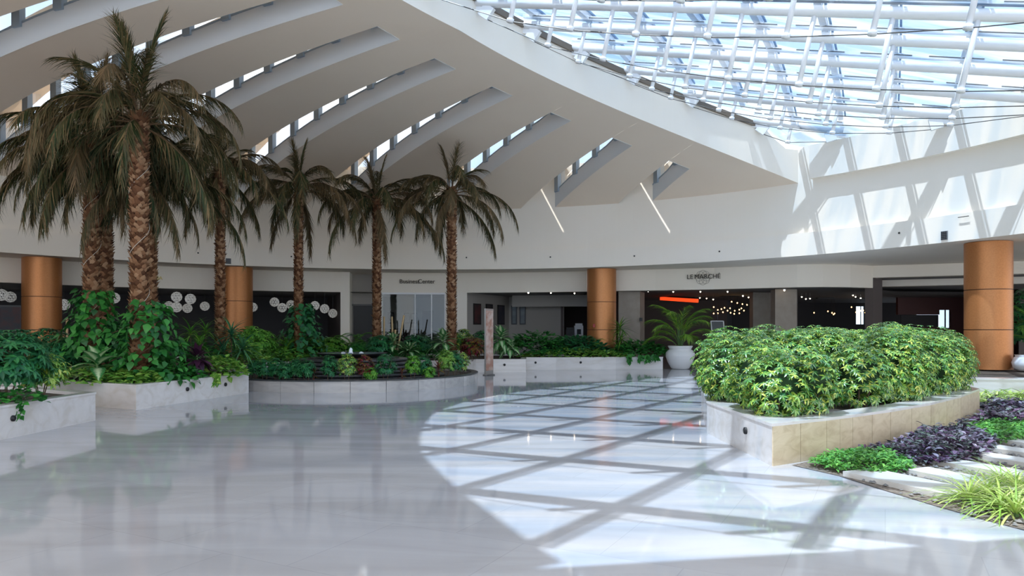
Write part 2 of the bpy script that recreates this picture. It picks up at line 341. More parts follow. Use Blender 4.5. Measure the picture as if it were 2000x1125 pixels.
# slots: far reveal, window strip, roof cap
for i, s in enumerate(SLOTS):
    n = 14; rv = MB(); cp = MB(); R1 = rout(s)+.12
    def P(a, q, dz): r = 18.1+(rout(a)+.1-18.1)*q; p = c2p(a, r); return (p[0], p[1], zdome(*p)+dz)
    rs = [k/n for k in range(n+1)]
    def hh(q): r = 18.1+(R1-18.1)*q; return .62 if r > 19.6 else .62+.3*(19.6-r)/1.5
    slit = {7: 1.3, 6: 1.0, 5: .8}.get(i, 0)
    for a, b in zip(rs, rs[1:]):
        rv.quad(P(s, a, -.01), P(s, b, -.01), P(s, b, hh(b)), P(s, a, hh(a)))
        rv.quad(P(s, a, hh(a)), P(s, b, hh(b)), P(s+.7, b, hh(b)), P(s+.7, a, hh(a)))
        rv.quad(P(s-SW, a, 0), P(s-SW-.6, a, .25), P(s-SW-.6, b, .25), P(s-SW, b, 0))
        cp.quad(P(s-SW-.6, a, .25), P(s-SW-1.6, a, 1.5), P(s-SW-1.6, b, 1.5), P(s-SW-.6, b, .25))
        cp.quad(P(s-SW-1.6, a, 1.5), P(s-SW-1.6, b, 1.5), P(s-1.85, b, 1.56), P(s-1.85, a, 1.56)); cp.quad(P(s-1.73, a, 1.56), P(s-1.73, b, 1.56), P(s+.9, b, 1.66), P(s+.9, a, 1.66))
        q1 = 1-slit/(R1-18.1) if slit else 2
        if a < q1:
            bb = min(b, q1); cp.quad(P(s-1.85, a, 1.56), P(s-1.85, bb, 1.56), P(s-1.73, bb, 1.56), P(s-1.73, a, 1.56))
    rv.quad(P(s, 0, -.01), P(s, 0, 1.6), P(s-SW, 0, 1.6), P(s-SW, 0, -.01)); rv.quad(P(s-SW, 0, -.01), P(s-SW, 0, 1.6), P(s-SW-1.6, 0, 1.5), P(s-SW-.6, 0, .25)); rv.quad(P(s, 0, -.01), P(s, 0, 1.6), P(s+.9, 0, 1.66), P(s+.7, 0, .8))
    struct('trim_5', rv, M['reveal']); struct('ceiling', cp, M['shell'])
    w = bpy.data.objects.new('window_%d' % (i+1), None); COL.objects.link(w); w['kind'] = 'structure'; base = c2p(s, 21); w.location = (*base, zdome(*base)+.6)
    fr = MB(); gl = MB(); r = 19.0
    while r < R1+.2:
        q_ = (r-18.1)/(R1-18.1); p, q = P(s+.02, q_, .55), P(s+.02, q_, 1.62); fr.beam(p, q, .30, .16, up=(math.cos(math.radians(s)), -math.sin(math.radians(s)), 0)); r += 1.5
    for a, b in zip(rs[:-1], rs[1:]): fr.beam(P(s+.05, a, hh(a)+.03), P(s+.05, b, hh(b)+.03), .06, .05)
    obj('window_frame', fr, M['mullion'], w)
    for a, b in zip(rs, rs[1:]): gl.quad(P(s+.25, a, hh(a)-.05), P(s+.25, b, hh(b)-.05), P(s+.25, b, 1.64), P(s+.25, a, 1.64))
    obj('pane', gl, M['slotglass'], w)
# ------------------------------------------------------------------ skylight: tubes, rafters, struts, cables, glass
sky = thing('skylight', 'glazed skylight of white tubes, rafters and rod struts over the sunlit floor', 'skylight', (6, 14, 8.5))
obsl = {0: (.0252, -18.9), 1: (.0417, 6.66), 2: (.0551, 31.4), 3: (.0707, 50.3), 4: (.0868, 66.0), 5: (.1124, 69.7)}
def line_circ(c, s0, s1, cen, R, sign):
    """point on the tube line n.p=c where it crosses a circle"""
    q = NV*c; d = TV; w = q-np.array(cen); b = w@d; cc = w@w-R*R; disc = b*b-cc
    if disc < 0: return None
    return q+d*(-b+sign*math.sqrt(disc))
def inside(p): return math.hypot(p[0]-C2[0], p[1]-C2[1]) < ro(math.degrees(math.atan2(p[0]-C2[0], p[1]-C2[1])))+.01 and math.hypot(p[0]-C1[0], p[1]-C1[1]) < RL+.01 and p[1] > 3.35+(p[0]+1.85)*.18
tubes = []
for i in range(-7, 6):
    c = 17.03+1.875*i
    L = line_circ(c, 0, 0, C2, RO, 1)
    for _ in range(6):
        if L is not None: L = line_circ(c, 0, 0, C2, ro(math.degrees(math.atan2(L[0]-C2[0], L[1]-C2[1]))), 1)
    Rr = line_circ(c, 0, 0, C1, RL, -1)
    if L is None or Rr is None: continue
    ends = []
    for p in (L, Rr):
        if i in obsl:
            m_, b_ = obsl[i]; x = 1000+F*p[0]/p[1]; z = zy(m_*x+b_, p[1])
        else: z = zglass(*p)-.34
        ends.append((p[0], p[1], z))
    tubes.append((i, c, Vector(ends[0]), Vector(ends[1])))
    b = MB(); b.tube(ends, .125, 14); obj('tube_beam', b, M['steel'], sky, True)
    gb = MB(); up = Vector((0, 0, 1)); a_, b_ = Vector(ends[0])+up*.25, Vector(ends[1])+up*.25
    gb.beam(a_, b_, .15, .09); obj('glazing_bar', gb, M['steel'], sky)
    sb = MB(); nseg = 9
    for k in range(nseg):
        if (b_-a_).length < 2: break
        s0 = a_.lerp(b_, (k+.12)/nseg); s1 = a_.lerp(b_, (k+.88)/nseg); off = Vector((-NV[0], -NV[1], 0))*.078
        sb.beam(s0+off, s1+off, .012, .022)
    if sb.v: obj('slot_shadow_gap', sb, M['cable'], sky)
def tz(c, s):
    """height of tube centre line at line c, running coordinate s, from the nearest tubes"""
    best = sorted(tubes, key=lambda t: abs(t[1]-c))[:2]; zs_ = []
    for i, cc, A, B in best:
        sa = A.x*TV[0]+A.y*TV[1]; sb_ = B.x*TV[0]+B.y*TV[1]; zs_.append(A.z+(B.z-A.z)*(s-sa)/(sb_-sa))
    (c0, c1) = best[0][1], best[1][1]; return zs_[0]+(zs_[1]-zs_[0])*(c-c0)/(c1-c0)
RAFT = [6.53+1.465*j for j in range(-9, 5)]
RCC = [3, 5.8, 9.7, 17, 20, 26]; RB_ = np.polyfit(RCC, [5.3, 4.8, 4.18, 3.53, 3.26, 2.96], 2); RS_ = np.polyfit(RCC, [1.66, 1.66, 1.64, 1.47, 1.5, 1.56], 2)
def rs_(j, c):
    return float(np.polyval(RB_, c))+(j-7)*float(np.polyval(RS_, c))
for j in range(len(RAFT)):
    pts = []
    for k in range(0, 105):
        c = 1.0+.25*k; s = rs_(j, c); p = NV*c+TV*s
        if inside(p): pts.append((p[0], p[1], tz(c, s)+.36))
    if len(pts) < 4: continue
    b = MB()
    for p, q in zip(pts[::3], pts[3::3]+[pts[-1]]):
        if (Vector(p)-Vector(q)).length > .05: b.beam(p, q, .15, .20)
    obj('rafter', b, M['steel'], sky)
    g = MB()
    for p, q in zip(pts[::3], pts[3::3]+[pts[-1]]):
        if (Vector(p)-Vector(q)).length > .05:
            o_ = Vector((-TV[0], -TV[1], 0))*.13+Vector((0, 0, .06)); g.beam(Vector(p)+o_, Vector(q)+o_, .05, .05)
    obj('gasket', g, M['bluebar'], sky)
# bowstring under every tube: struts square to the glass, a thin cable through their feet, a bracket at each end
for i, c, A, B in tubes:
    Lh = (B-A).length
    if Lh < 2.5: continue
    dmax = {0: 1.62, 1: 1.55, 2: 1.40, 3: 1.15, 4: .86, 5: .62}.get(i, 1.65)
    sa = A.x*TV[0]+A.y*TV[1]; sb_ = B.x*TV[0]+B.y*TV[1]; dn = Vector((TV[0]*.216, TV[1]*.216, -1)).normalized()
    feet = []
    for j in range(len(RAFT)):
        s = rs_(j, c); t = (s-sa)/(sb_-sa)
        if not .10 < t < .93: continue
        top = A.lerp(B, t); dep = dmax*(1-(2*t-1)**2)**.55; feet.append((t, top, top+dn*dep))
    feet.sort(key=lambda q: q[0])
    a0 = A.lerp(B, .35/Lh)+dn*.30; b0 = A.lerp(B, 1-.35/Lh)+dn*.30
    for e, pt in ((1, a0), (-1, b0)):
        k = MB(); d = (B-A).normalized()*e
        k.box(0, 0, 0, .34, .13, .34, M=Matrix.Translation(pt-dn*.06) @ d.to_track_quat('X', 'Z').to_matrix().to_4x4() @ Matrix.Rotation(.45, 4, 'Y'))
        obj('bracket', k, M['white'], sky)
        k = MB(); k.beam(pt-d*.45-dn*.12, pt+d*.05-dn*.12, .09, .12); obj('end_shoe', k, M['steel'], sky)
    cb = MB(); cb.tube([a0+dn*.12]+[f[2] for f in feet]+[b0+dn*.12], .012, 5); obj('cable', cb, M['cable'], sky)
    if c > 12:
        for t, top, ft in feet:
            k = MB(); k.tube([top, ft], .055, 10); k.tube([ft-dn*.06, ft+dn*.02], .085, 10); obj('strut', k, M['steel'], sky, True)
    else:
        for t, top, ft in feet:
            k = MB(); k.tube([top, ft], .055, 6); obj('strut', k, M['steel'], sky, True)
gl = MB(); g = .5
for iu in range(-40, 40):
    for iv in range(4, 60):
        q = [(iu*g, iv*g), (iu*g+g, iv*g), (iu*g+g, iv*g+g), (iu*g, iv*g+g)]; P4 = [NV*v+TV*u for u, v in q]
        cen = sum(P4)/4
        if math.hypot(cen[0]-C2[0], cen[1]-C2[1]) < RO+.45 and math.hypot(cen[0]-C1[0], cen[1]-C1[1]) < RL+.45 and cen[1] > 3.0+(cen[0]+1.85)*.18:
            gl.quad(*[(p[0], p[1], zglass(*p)+.06) for p in P4])
obj('glass_roof', gl, M['skyglass'], sky)
# ------------------------------------------------------------------ behind the ring: shop fronts and rooms
RB = 19.9
aL = azx(1146, RB)
bd = MB(); bd.wall(arc(AZ0, azx(683, RB), RB), 3.3, 4.2, .25); struct('trim_6', bd, M['band'])
bd = MB(); bd.wall(arc(azx(745, RB), aL, RB, 1), 3.3, 4.2, .25); struct('trim_6', bd, M['band'])
lm = [(3.9, 31.55), (6.2, 30.95), (8.5, 30.1), (11.35, 28.55), (12.3, 28.4), (13.5, 28.6), (14.7, 29.2)]
bd = MB(); bd.wall(lm, 3.3, 4.2, .3); struct('trim_7', bd, M['band'])
bd = MB(); bd.wall([(14.7, 29.2), (15.6, 30.2), (16.2, 31.6)], 0, 4.2, .3); struct('wall_right', bd, M['brownroom'])
rc = MB(); i = arc(AZ0, azx(1146, RB), RB+.1); o = arc(AZ0, azx(1146, RB), 33)
for k in range(len(i)-1): rc.quad((*i[k], 3.32), (*i[k+1], 3.32), (*o[k+1], 3.32), (*o[k], 3.32))
rc.poly([(3.5, 31.9, 3.32), (6.2, 31.0, 3.32), (8.5, 30.2, 3.32), (11.3, 28.8, 3.32), (12.4, 28.7, 3.32), (14.7, 29.5, 3.32), (17, 32, 3.32), (36, 36, 3.32), (36, 52, 3.32), (3, 52, 3.32)])
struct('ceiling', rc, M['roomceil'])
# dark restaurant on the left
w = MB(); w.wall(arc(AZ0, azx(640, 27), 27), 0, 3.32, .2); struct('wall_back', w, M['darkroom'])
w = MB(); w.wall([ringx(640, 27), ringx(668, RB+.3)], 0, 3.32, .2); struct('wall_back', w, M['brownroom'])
# white pier, door niche, glazed office, white wall end
w = MB(); p, q = ringx(665, RB-.05), ringx(683, RB-.05); w.prism([p, q, ringx(688, RB+1.2), ringx(671, RB+1.2)], 0, 4.2); struct('wall_back', w, M['plaster'])
w = MB(); w.wall([ringx(683, RB+1.2), ringx(748, RB+1.2)], 0, 4.2, .2); struct('wall_back', w, M['beigewall'])
w = MB(); w.wall([ringx(745, RB), ringx(749, RB+1.4)], 0, 4.2, .1); struct('wall_back', w, M['band'])
d = bpy.data.objects.new('door_1', None); COL.objects.link(d); d['kind'] = 'structure'; p, q = ringx(690, RB+1.12), ringx(728, RB+1.12); d.location = (*p, 0)
k = MB(); k.wall([p, q], 0, 2.72, .05); obj('door_leaf', k, M['black'], d)
k = MB(); k.wall([(p[0]-.05, p[1]-.03), (q[0]+.05, q[1]-.03)], 2.72, 2.8, .06); obj('door_frame', k, M['picframe'], d)
w = MB(); w.wall([ringx(745, 25), ringx(1000, 25)], 0, 3.32, .15); struct('wall_back', w, M['beigewall'])
w = MB(); w.wall([ringx(893, RB), ringx(893, 25)], 0, 3.32, .1); struct('wall_back', w, M['beigewall'])
w = MB(); w.wall([ringx(870, RB), ringx(912, RB)], 0, 3.3, .3); struct('wall_back', w, M['plaster'])
win = bpy.data.objects.new('window_9', None); COL.objects.link(win); win['kind'] = 'structure'; win.location = (*ringx(808, RB), 0)
k = MB(); k.wall([ringx(746, RB+.1), ringx(808, RB+.1), ringx(870, RB+.1)], 0, 3.3, .02); obj('pane', k, M['glass'], win)
k = MB()
for x in (746, 811, 843, 869): p = ringx(x, RB+.08); k.box(*p, 1.65, .05, .05, 3.3)
k.wall([ringx(746, RB+.05), ringx(870, RB+.05)], 3.22, 3.3, .05); obj('window_frame', k, M['white'], win)
# gallery corridor with pictures
w = MB(); w.wall([ringx(912, RB+.3), ringx(994, 24.5), ringx(1101, 24.5)], 0, 3.32, .15); struct('wall_back', w, M['beigewall'])
w = MB(); w.wall([ringx(1000, 23.2), ringx(1150, 23.2)], 2.75, 3.32, .2); struct('trim_8', w, M['beigewall'])
w = MB(); w.wall([ringx(1101, 24.5), ringx(1101, 31), ringx(1150, 31)], 0, 3.32, .15); struct('wall_back', w, M['brownroom'])
# piers either side of the restaurant
for x0, x1, dd in ((1208, 1250, 31.9), (1471, 1503, 32.5), (1514, 1556, 30.0)):
    w = MB(); a, b = at(x0, dd), at(x1, dd); w.prism([a, b, (b[0]+.35, b[1]+.8), (a[0]+.1, a[1]+.8)], 0, 3.3); struct('wall_right', w, M['stonepil'])
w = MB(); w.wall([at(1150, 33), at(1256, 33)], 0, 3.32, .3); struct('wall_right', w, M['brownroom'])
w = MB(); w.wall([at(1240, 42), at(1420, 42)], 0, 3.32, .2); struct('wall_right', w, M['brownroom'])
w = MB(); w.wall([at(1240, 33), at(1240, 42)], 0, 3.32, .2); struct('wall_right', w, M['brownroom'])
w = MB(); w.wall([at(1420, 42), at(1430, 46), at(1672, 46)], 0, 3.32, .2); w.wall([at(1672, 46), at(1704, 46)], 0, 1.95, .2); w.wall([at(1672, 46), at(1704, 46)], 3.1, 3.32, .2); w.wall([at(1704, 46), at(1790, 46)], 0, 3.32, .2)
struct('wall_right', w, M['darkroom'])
win = bpy.data.objects.new('window_10', None); COL.objects.link(win); win['kind'] = 'structure'; win.location = (*at(1688, 46), 2)
k = MB(); k.wall([at(1672, 46.1), at(1704, 46.1)], 1.95, 3.1, .02); obj('pane', k, M['glass'], win)
k = MB(); k.box(*at(1688, 46.05), 2.52, .08, .08, 1.15); k.box(*at(1681, 46.05), 2.52, .04, .04, 1.15); obj('window_frame', k, M['picframe'], win)
# beams and soffits at the far right
def beamw(p, q, z0, z1, m, t=.5): w = MB(); w.wall([p, q], z0, z1, t); struct('trim_9', w, m)
beamw((14.7, 29.2), (22.5, 25.6), 3.72, 4.2, M['band'])
beamw((15.6, 31.0), (25, 26.8), 3.46, 4.2, M['band'], .5)
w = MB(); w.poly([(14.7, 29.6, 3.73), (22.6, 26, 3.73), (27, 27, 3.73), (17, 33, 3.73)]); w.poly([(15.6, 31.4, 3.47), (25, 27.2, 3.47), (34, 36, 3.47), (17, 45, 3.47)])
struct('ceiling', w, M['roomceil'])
w = MB(); w.poly([(11.5, 28.6, 4.21), (14.0, 26.5, 4.21), (20, 21, 4.21), (30, 22, 4.21), (30, 29, 4.21), (16, 34, 4.21)]); struct('ceiling', w, M['plaster'])
w = MB(); w.wall([at(1754, 38), at(1835, 38)], 0, 1.75, .2); w.wall([at(1754, 38), at(1835, 38)], 2.4, 3.47, .2); w.wall([at(1858, 38), at(1990, 38)], 0, 3.47, .2); w.wall([at(1835, 38), at(1858, 38)], 0, 1.7, .2); w.wall([at(1835, 38), at(1858, 38)], 2.65, 3.47, .2)
struct('wall_right', w, mat('red_brown_wall', (.10, .035, .03), .6))
w = MB(); w.wall([at(1760, 38.4), at(1833, 38.4)], 1.75, 2.4, .05); struct('wall_right', w, M['darkroom'])
win = bpy.data.objects.new('window_11', None); COL.objects.link(win); win['kind'] = 'structure'; win.location = (*at(1846, 38), 2)
k = MB(); k.wall([at(1834, 38.1), at(1859, 38.1)], 1.7, 2.65, .02); obj('pane', k, M['glass'], win)
k = MB(); k.box(*at(1846, 38.05), 2.17, .05, .05, .95); obj('window_frame', k, M['picframe'], win)
w = MB(); w.wall([at(1990, 38), at(1990, 33), (45, 30)], 0, 4.2, .2); struct('wall_right', w, M['brownroom'])
w = MB(); w.poly([(14.9, 28.0, 4.24), (19, 22, 4.24), (45, 20, 4.24), (45, 40, 4.24), (16, 40, 4.24)]); struct('ceiling', w, M['plaster'])
# ------------------------------------------------------------------ copper columns
ZC = 4.2
def column(x, d, z0, label):
    c = at(x, d); t = thing('copper_column', label, 'column', (*c, z0), 'copper clad columns carrying the ring beam')
    joints = [z0, 1.6, 2.78, ZC]
    for a, b in zip(joints, joints[1:]):
        k = MB(); k.lathe([(.62, a+.014), (.62, b-.014)], *c, 72, False); obj('copper_panel', k, M['copper'], t, True)
    for z in (1.6, 2.78):
        k = MB(); k.lathe([(.604, z-.014), (.604, z+.014)], *c, 64); obj('seam', k, M['copperseam'], t)
    return t
column(82, 25.9, .42, 'copper clad round column at the far left behind the tallest palms')
column(463, 29.9, .42, 'copper clad round column partly behind a slim palm trunk, left of the fountain')
column(1175, 30.75, .42, 'copper clad round column between the picture corridor and the restaurant sign')
cr_ = column(1930, 21.35, .42, 'large sunlit copper column at the right behind the variegated hedge')
# ------------------------------------------------------------------ planters
def planter(poly, label, h=.5, lights=(), m='planter', cop=.06, wid=.2, soil=.06, closed_soil=True, group=None):
    cx = sum(p[0] for p in poly)/len(poly); cy = sum(p[1] for p in poly)/len(poly)
    t = thing('planter', label, 'planter', (cx, cy, 0), group)
    inn = inset(poly, wid); outl = inset(poly, -.012); b = MB(); n = len(poly)
    for i in range(n):
        a, c = poly[i], poly[(i+1) % n]; ai, ci = inn[i], inn[(i+1) % n]
        b.quad((*a, 0), (*c, 0), (*c, h-.035), (*a, h-.035)); b.quad((*ai, 0), (*ci, 0), (*ci, h-.035), (*ai, h-.035))
    obj('planter_wall', b, M[m], t)
    b = MB()
    for i in range(n):
        a, c = outl[i], outl[(i+1) % n]; ai, ci = inn[i], inn[(i+1) % n]
        b.quad((*a, h-.035), (*c, h-.035), (*c, h), (*a, h)); b.quad((*a, h), (*c, h), (*ci, h), (*ai, h)); b.quad((*ai, h-.035), (*ci, h-.035), (*ci, h), (*ai, h))
        b.quad((*a, h-.035), (*c, h-.035), (*ci, h-.035), (*ai, h-.035))
    obj('coping', b, M['planter'], t)
    b = MB(); b.poly([(*p, h-soil) for p in inn]); obj('soil_bed', b, M['soil'], t)
    for (x, y, ex, ey) in lights:   # small round step lights in the face
        b = MB(); d = Vector((ex, ey, 0)).normalized(); c = Vector((x, y, .29))
        b.tube([c-d*.02, c+d*.022], .045, 16); b.tube([c+d*.022, c+d*.03], .03, 12); obj('step_light', b, M['black'], t, True)
    return t
P1 = [(-7.45, 7.2), (-7.35, 12.65), (-9.5, 14.0), (-18, 17.0), (-18, 7.2)]
P2 = [(-7.5, 14.3), (-6.65, 18.1), (-7.4, 19.0), (-8.4, 20.3), (-8.75, 22.0), (-8.4, 23.8), (-7.4, 25.1), (-6.2, 25.9), (-4.8, 26.1), (-3.2, 25.7), (-2.0, 25.2), (-2.0, 32.2)] + [ring(a, 19.75) for a in (0, -8, -16, -24, -32, -40, -48, -56)] + [(-18.6, 17.9), (-10.2, 15.75)]
PM = [(-1.98, 25.25), (-1.35, 26.75), (.52, 26.85), (.56, 28.6), (1.75, 28.55), (4.2, 28.95), (6.1, 29.0), (6.35, 30.1), (4.4, 31.15), (0, 32.4), (-1.98, 32.2)]
PR = [(3.05, 8.41), (3.92, 8.95), (4.40, 9.28), (5.2, 9.87), (6.3, 10.8), (7.5, 12.0), (8.73, 13.4), (9.0, 14.4), (8.4, 15.6), (6.9, 16.4), (5.2, 16.0), (3.75, 14.2), (3.02, 11.1)]
planter(P1, 'nearest pale marble planter wall at the left edge with one round light', lights=[(-7.383, 10.6, 1, -.02)])
planter(P2, 'long marble planter under the tall palms with two round lights on its front', lights=[(-7.16, 15.8, 1, -.22), (-6.86, 17.15, 1, -.22)])
planter(PM, 'far marble planter between the fountain and the white pot', lights=[(-.28, 26.79, .05, -1), (.94, 28.585, 0, -1), (2.75, 28.71, .15, -1), (5.4, 28.97, .03, -1)])
tR = planter(PR, 'tan and white stone planter holding the big variegated hedge', wid=.34, lights=[(3.035, 9.3, -1, 0)])
# tan cladding on the curved side of the right planter
for i in range(6):
    for k in (0, 1):
        p_, q_ = Vector(PR[i]), Vector(PR[i+1]); a_, c_ = p_.lerp(q_, k*.5+.004), p_.lerp(q_, k*.5+.496); b = MB(); b.wall([tuple(a_), tuple(c_)], 0, .465, -.012); obj('stone_panel', b, M['tan'], tR)
# ------------------------------------------------------------------ leaf and plant makers
def grid_leaf(L, W, droop=.2, fold=.25, nseg=4, shape='ovate'):
    """leaf along +X, centre line + two edges; rib = 0 on the midrib, 1 at the edge"""
    v = []; f = []; rib = []
    for i in range(nseg+1):
        t = i/nseg
        if shape == 'ovate': w = math.sin(PI*min(1, t**.75))*.5+.02*(1-t)
        elif shape == 'heart': w = (math.sin(PI*t**.55)*.5 if t > 0 else .12)
        elif shape == 'strap': w = .5*(.55+.45*math.sin(PI*min(1, t+.25)))*(1-t**6)
        else: w = .5*(1-t)
        x = L*t; z = -droop*L*t*t
        v += [(x, -w*W, z+fold*w*W), (x, 0, z), (x, w*W, z+fold*w*W)]; rib += [1, 0, 1]
    for i in range(nseg):
        a = 3*i; f += [(a, a+1, a+4, a+3), (a+1, a+2, a+5, a+4)]
    return np.array(v), f, np.array(rib, float)
class Leaves:
    def __init__(s, rng): s.V = []; s.Fq = []; s.R = []; s.n = 0; s.rng = rng
    def add(s, tpl, pos, d, up=(0, 0, 1), sc=1.0, roll=0.0):
        v, f, rib = tpl; d = np.array(d, float); d /= np.linalg.norm(d)+1e-9; u = np.array(up, float); y = np.cross(u, d); ny = np.linalg.norm(y)
        if ny < 1e-3: y = np.array([1.0, 0, 0]); ny = 1
        y /= ny; z = np.cross(d, y)
        if roll: c, q = math.cos(roll), math.sin(roll); y, z = c*y+q*z, c*z-q*y
        s.V.append(v*sc @ np.array([d, y, z])+np.array(pos)); s.Fq += [tuple(i+s.n for i in q) for q in f]; s.n += len(v); s.R.append(rib)
    def build(s, name, m, parent=None, origin=None):
        V = np.concatenate(s.V); 
        if parent is not None and parent.type == 'EMPTY': origin = tuple(parent.location)
        if origin is not None: V = V-np.array(origin)
        me = bpy.data.meshes.new(name); me.from_pydata(V.tolist(), [], s.Fq); a = me.attributes.new('rib', 'FLOAT', 'POINT'); a.data.foreach_set('value', np.concatenate(s.R).astype(np.float32))
        o = link(name, me, m, parent, True)
        if origin is not None and parent is None: o.location = origin
        return o
def sph(az, el): return (math.cos(el)*math.cos(az), math.cos(el)*math.sin(az), math.sin(el))
M['heart'] = leafmat('heart_leaf', [(.015, .10, .025), (.035, .19, .035), (.06, .29, .045)], .35)
M['pothos'] = leafmat('pothos_leaf', [(.05, .22, .03), (.13, .36, .04), (.28, .48, .07)], .4, ((.42, .55, .16), .3, .75))
M['schef'] = leafmat('schefflera_leaf', [(.018, .10, .045), (.03, .17, .065), (.055, .25, .07)], .28)
M['schefvar'] = leafmat('variegated_schefflera_leaf', [(.02, .13, .055), (.045, .22, .05), (.08, .31, .05), (.26, .48, .05), (.60, .62, .10)], .24, ((.72, .74, .30), .30, .60), .22, .7)
M['dief'] = leafmat('dumb_cane_leaf', [(.03, .17, .05), (.06, .25, .06), (.09, .31, .07)], .4, ((.58, .70, .42), .45, 1.0))
M['strap'] = leafmat('strap_leaf', [(.04, .17, .025), (.10, .28, .03), (.22, .40, .05)], .4)
M['strapdark'] = leafmat('dark_strap_leaf', [(.02, .11, .06), (.05, .19, .09), (.09, .27, .11)], .4)
M['lirio'] = leafmat('lily_turf_leaf', [(.20, .38, .05), (.42, .55, .12), (.66, .68, .30)], .45)
M['purple'] = leafmat('purple_leaf', [(.035, .012, .03), (.07, .02, .05), (.12, .05, .09)], .32)
M['bluepurple'] = leafmat('purple_groundcover_leaf', [(.035, .018, .05), (.12, .05, .11), (.26, .24, .30), (.09, .14, .10), (.07, .03, .07)], .28, None, .1, .6)
M['red'] = leafmat('croton_leaf', [(.10, .01, .02), (.20, .02, .04), (.05, .07, .02), (.30, .16, .03)], .35)
M['green2'] = leafmat('fresh_groundcover_leaf', [(.05, .20, .04), (.12, .36, .06), (.22, .48, .09)], .4)
M['fern'] = leafmat('fern_leaf', [(.04, .18, .025), (.10, .31, .035), (.20, .44, .05)], .45)
M['areca'] = leafmat('areca_leaf', [(.07, .24, .03), (.18, .40, .04), (.40, .52, .06)], .4)
M['frond'] = leafmat('dry_palm_leaflet', [(.014, .030, .008), (.04, .06, .018), (.10, .078, .030), (.30, .20, .09)], .55, None, .12)
objtint(M['frond'], (.22, .13, .07), .5)
M['rachis'] = mat('palm_rachis', (.13, .075, .035), .6)
M['stem'] = mat('green_stem', (.09, .17, .05), .6)
M['wood'] = mat('brown_stem', (.12, .075, .045), .8)
M['trunk'] = leafmat('palm_trunk_scale', [(.075, .030, .015), (.17, .075, .035), (.28, .14, .07), (.42, .25, .14)], .75, None, 0, .2)
M['trunkdark'] = mat('palm_trunk_fibre', (.035, .016, .009), .95)
M['wire'] = mat('pale_wire', (.55, .50, .42), .5)
# ---- palms
def frond_mesh(rng, L, e0, bend, leaf, npair=46, hang=.5):
    """frond starting at the origin in the XZ plane, rachis from elevation e0 bending down by bend"""
    pts = []; p = np.array([0., 0., 0.]); n = 22; e = e0; side = rng.uniform(-.25, .25); yaw = 0
    for i in range(n+1):
        pts.append(p.copy()); e = e0-bend*(i/n)**1.25; yaw = side*(i/n); p = p+L/n*np.array([math.cos(e)*math.cos(yaw), math.cos(e)*math.sin(yaw), math.sin(e)])
    lv = Leaves(rng); tpls = [grid_leaf(1, .058, d, .4, 3, 'spear') for d in (.10, .25, .45)]
    for k in range(npair):
        t = .14+.86*k/npair; x = t*n; i = min(n-1, int(x)); q = pts[i]+(pts[i+1]-pts[i])*(x-i); tg = pts[i+1]-pts[i]; tg /= np.linalg.norm(tg)
        ll = leaf*(.55+.9*math.sin(PI*min(1, .12+t*.83)))*rng.uniform(.82, 1.12)
        for sgn in (-1, 1):
            y = np.cross([0, 0, 1], tg); y /= np.linalg.norm(y)+1e-6; fw = rng.uniform(1.0, 1.7)
            d = sgn*y*.62+tg*fw+np.array([0, 0, -1])*(hang*rng.uniform(.5, 1.5))
            lv.add(tpls[rng.randrange(3)], q, d, (0, 0, 1), ll, sgn*rng.uniform(-.5, .9))
    b = MB(); b.tube([tuple(q) for q in pts], .022, 5, .004)
    return lv, b
rngP = random.Random(5)
FR = []
for (L, e0, bend, hang) in ((2.4, 1.5, .35, .1), (2.4, 1.15, 1.5, .35), (2.7, .85, 2.0, .6), (2.9, .5, 2.1, .75), (3.2, .2, 1.78, .9), (3.4, -.1, 1.48, 1.0), (3.0, -.45, 1.1, 1.0), (2.3, .95, 2.3, .6)):
    lv, rb = frond_mesh(rngP, L, e0, bend, .54, 72, hang)
    me = bpy.data.meshes.new('frond'); me.from_pydata(np.concatenate(lv.V).tolist(), [], lv.Fq); me.materials.append(M['frond']); me.shade_smooth()
    mr = bpy.data.meshes.new('rachis'); mr.from_pydata(rb.v, [], rb.f); mr.materials.append(M['rachis'])
    FR.append((me, mr))
def trunk_mesh(rng, h, r, lean):
    v = Leaves(rng); rows = int(h/.062); cols = 11; tp = []
    for w in (1.0, 1.15, .9):   # a blunt upward-pointing scale, hollow side down
        V = np.array([(0, -.5*w, 0), (0, .5*w, 0), (.65, -.42*w, .16), (.65, .42*w, .16), (1.05, 0, .42), (.5, 0, .30)]); tp.append((V, [(0, 1, 5), (0, 5, 2), (1, 3, 5), (2, 5, 4), (5, 3, 4)], np.zeros(6)))
    for i in range(rows):
        z = i*h/rows; rr = r*(1.0+.16*max(0, 1-z/.7)-.06*z/h); ox, oy = lean[0]*(z/h)**1.5, lean[1]*(z/h)**1.5
        for k in range(cols):
            a = 2*PI*(k+.5*(i % 2))/cols+i*.03+rng.uniform(-.06, .06); o = np.array([math.cos(a), math.sin(a), 0])
            v.add(tp[rng.randrange(3)], np.array([ox, oy, z])+o*rr*.86, np.array([0, 0, 1])+o*rng.uniform(.1, .55), o, .125*rng.uniform(.8, 1.2)*(r/.17)**.6)
    core = MB(); core.tube([(lean[0]*(t**1.5), lean[1]*(t**1.5), h*t) for t in [i/12 for i in range(13)]], r*.93, 14, r*.88)
    return v, core
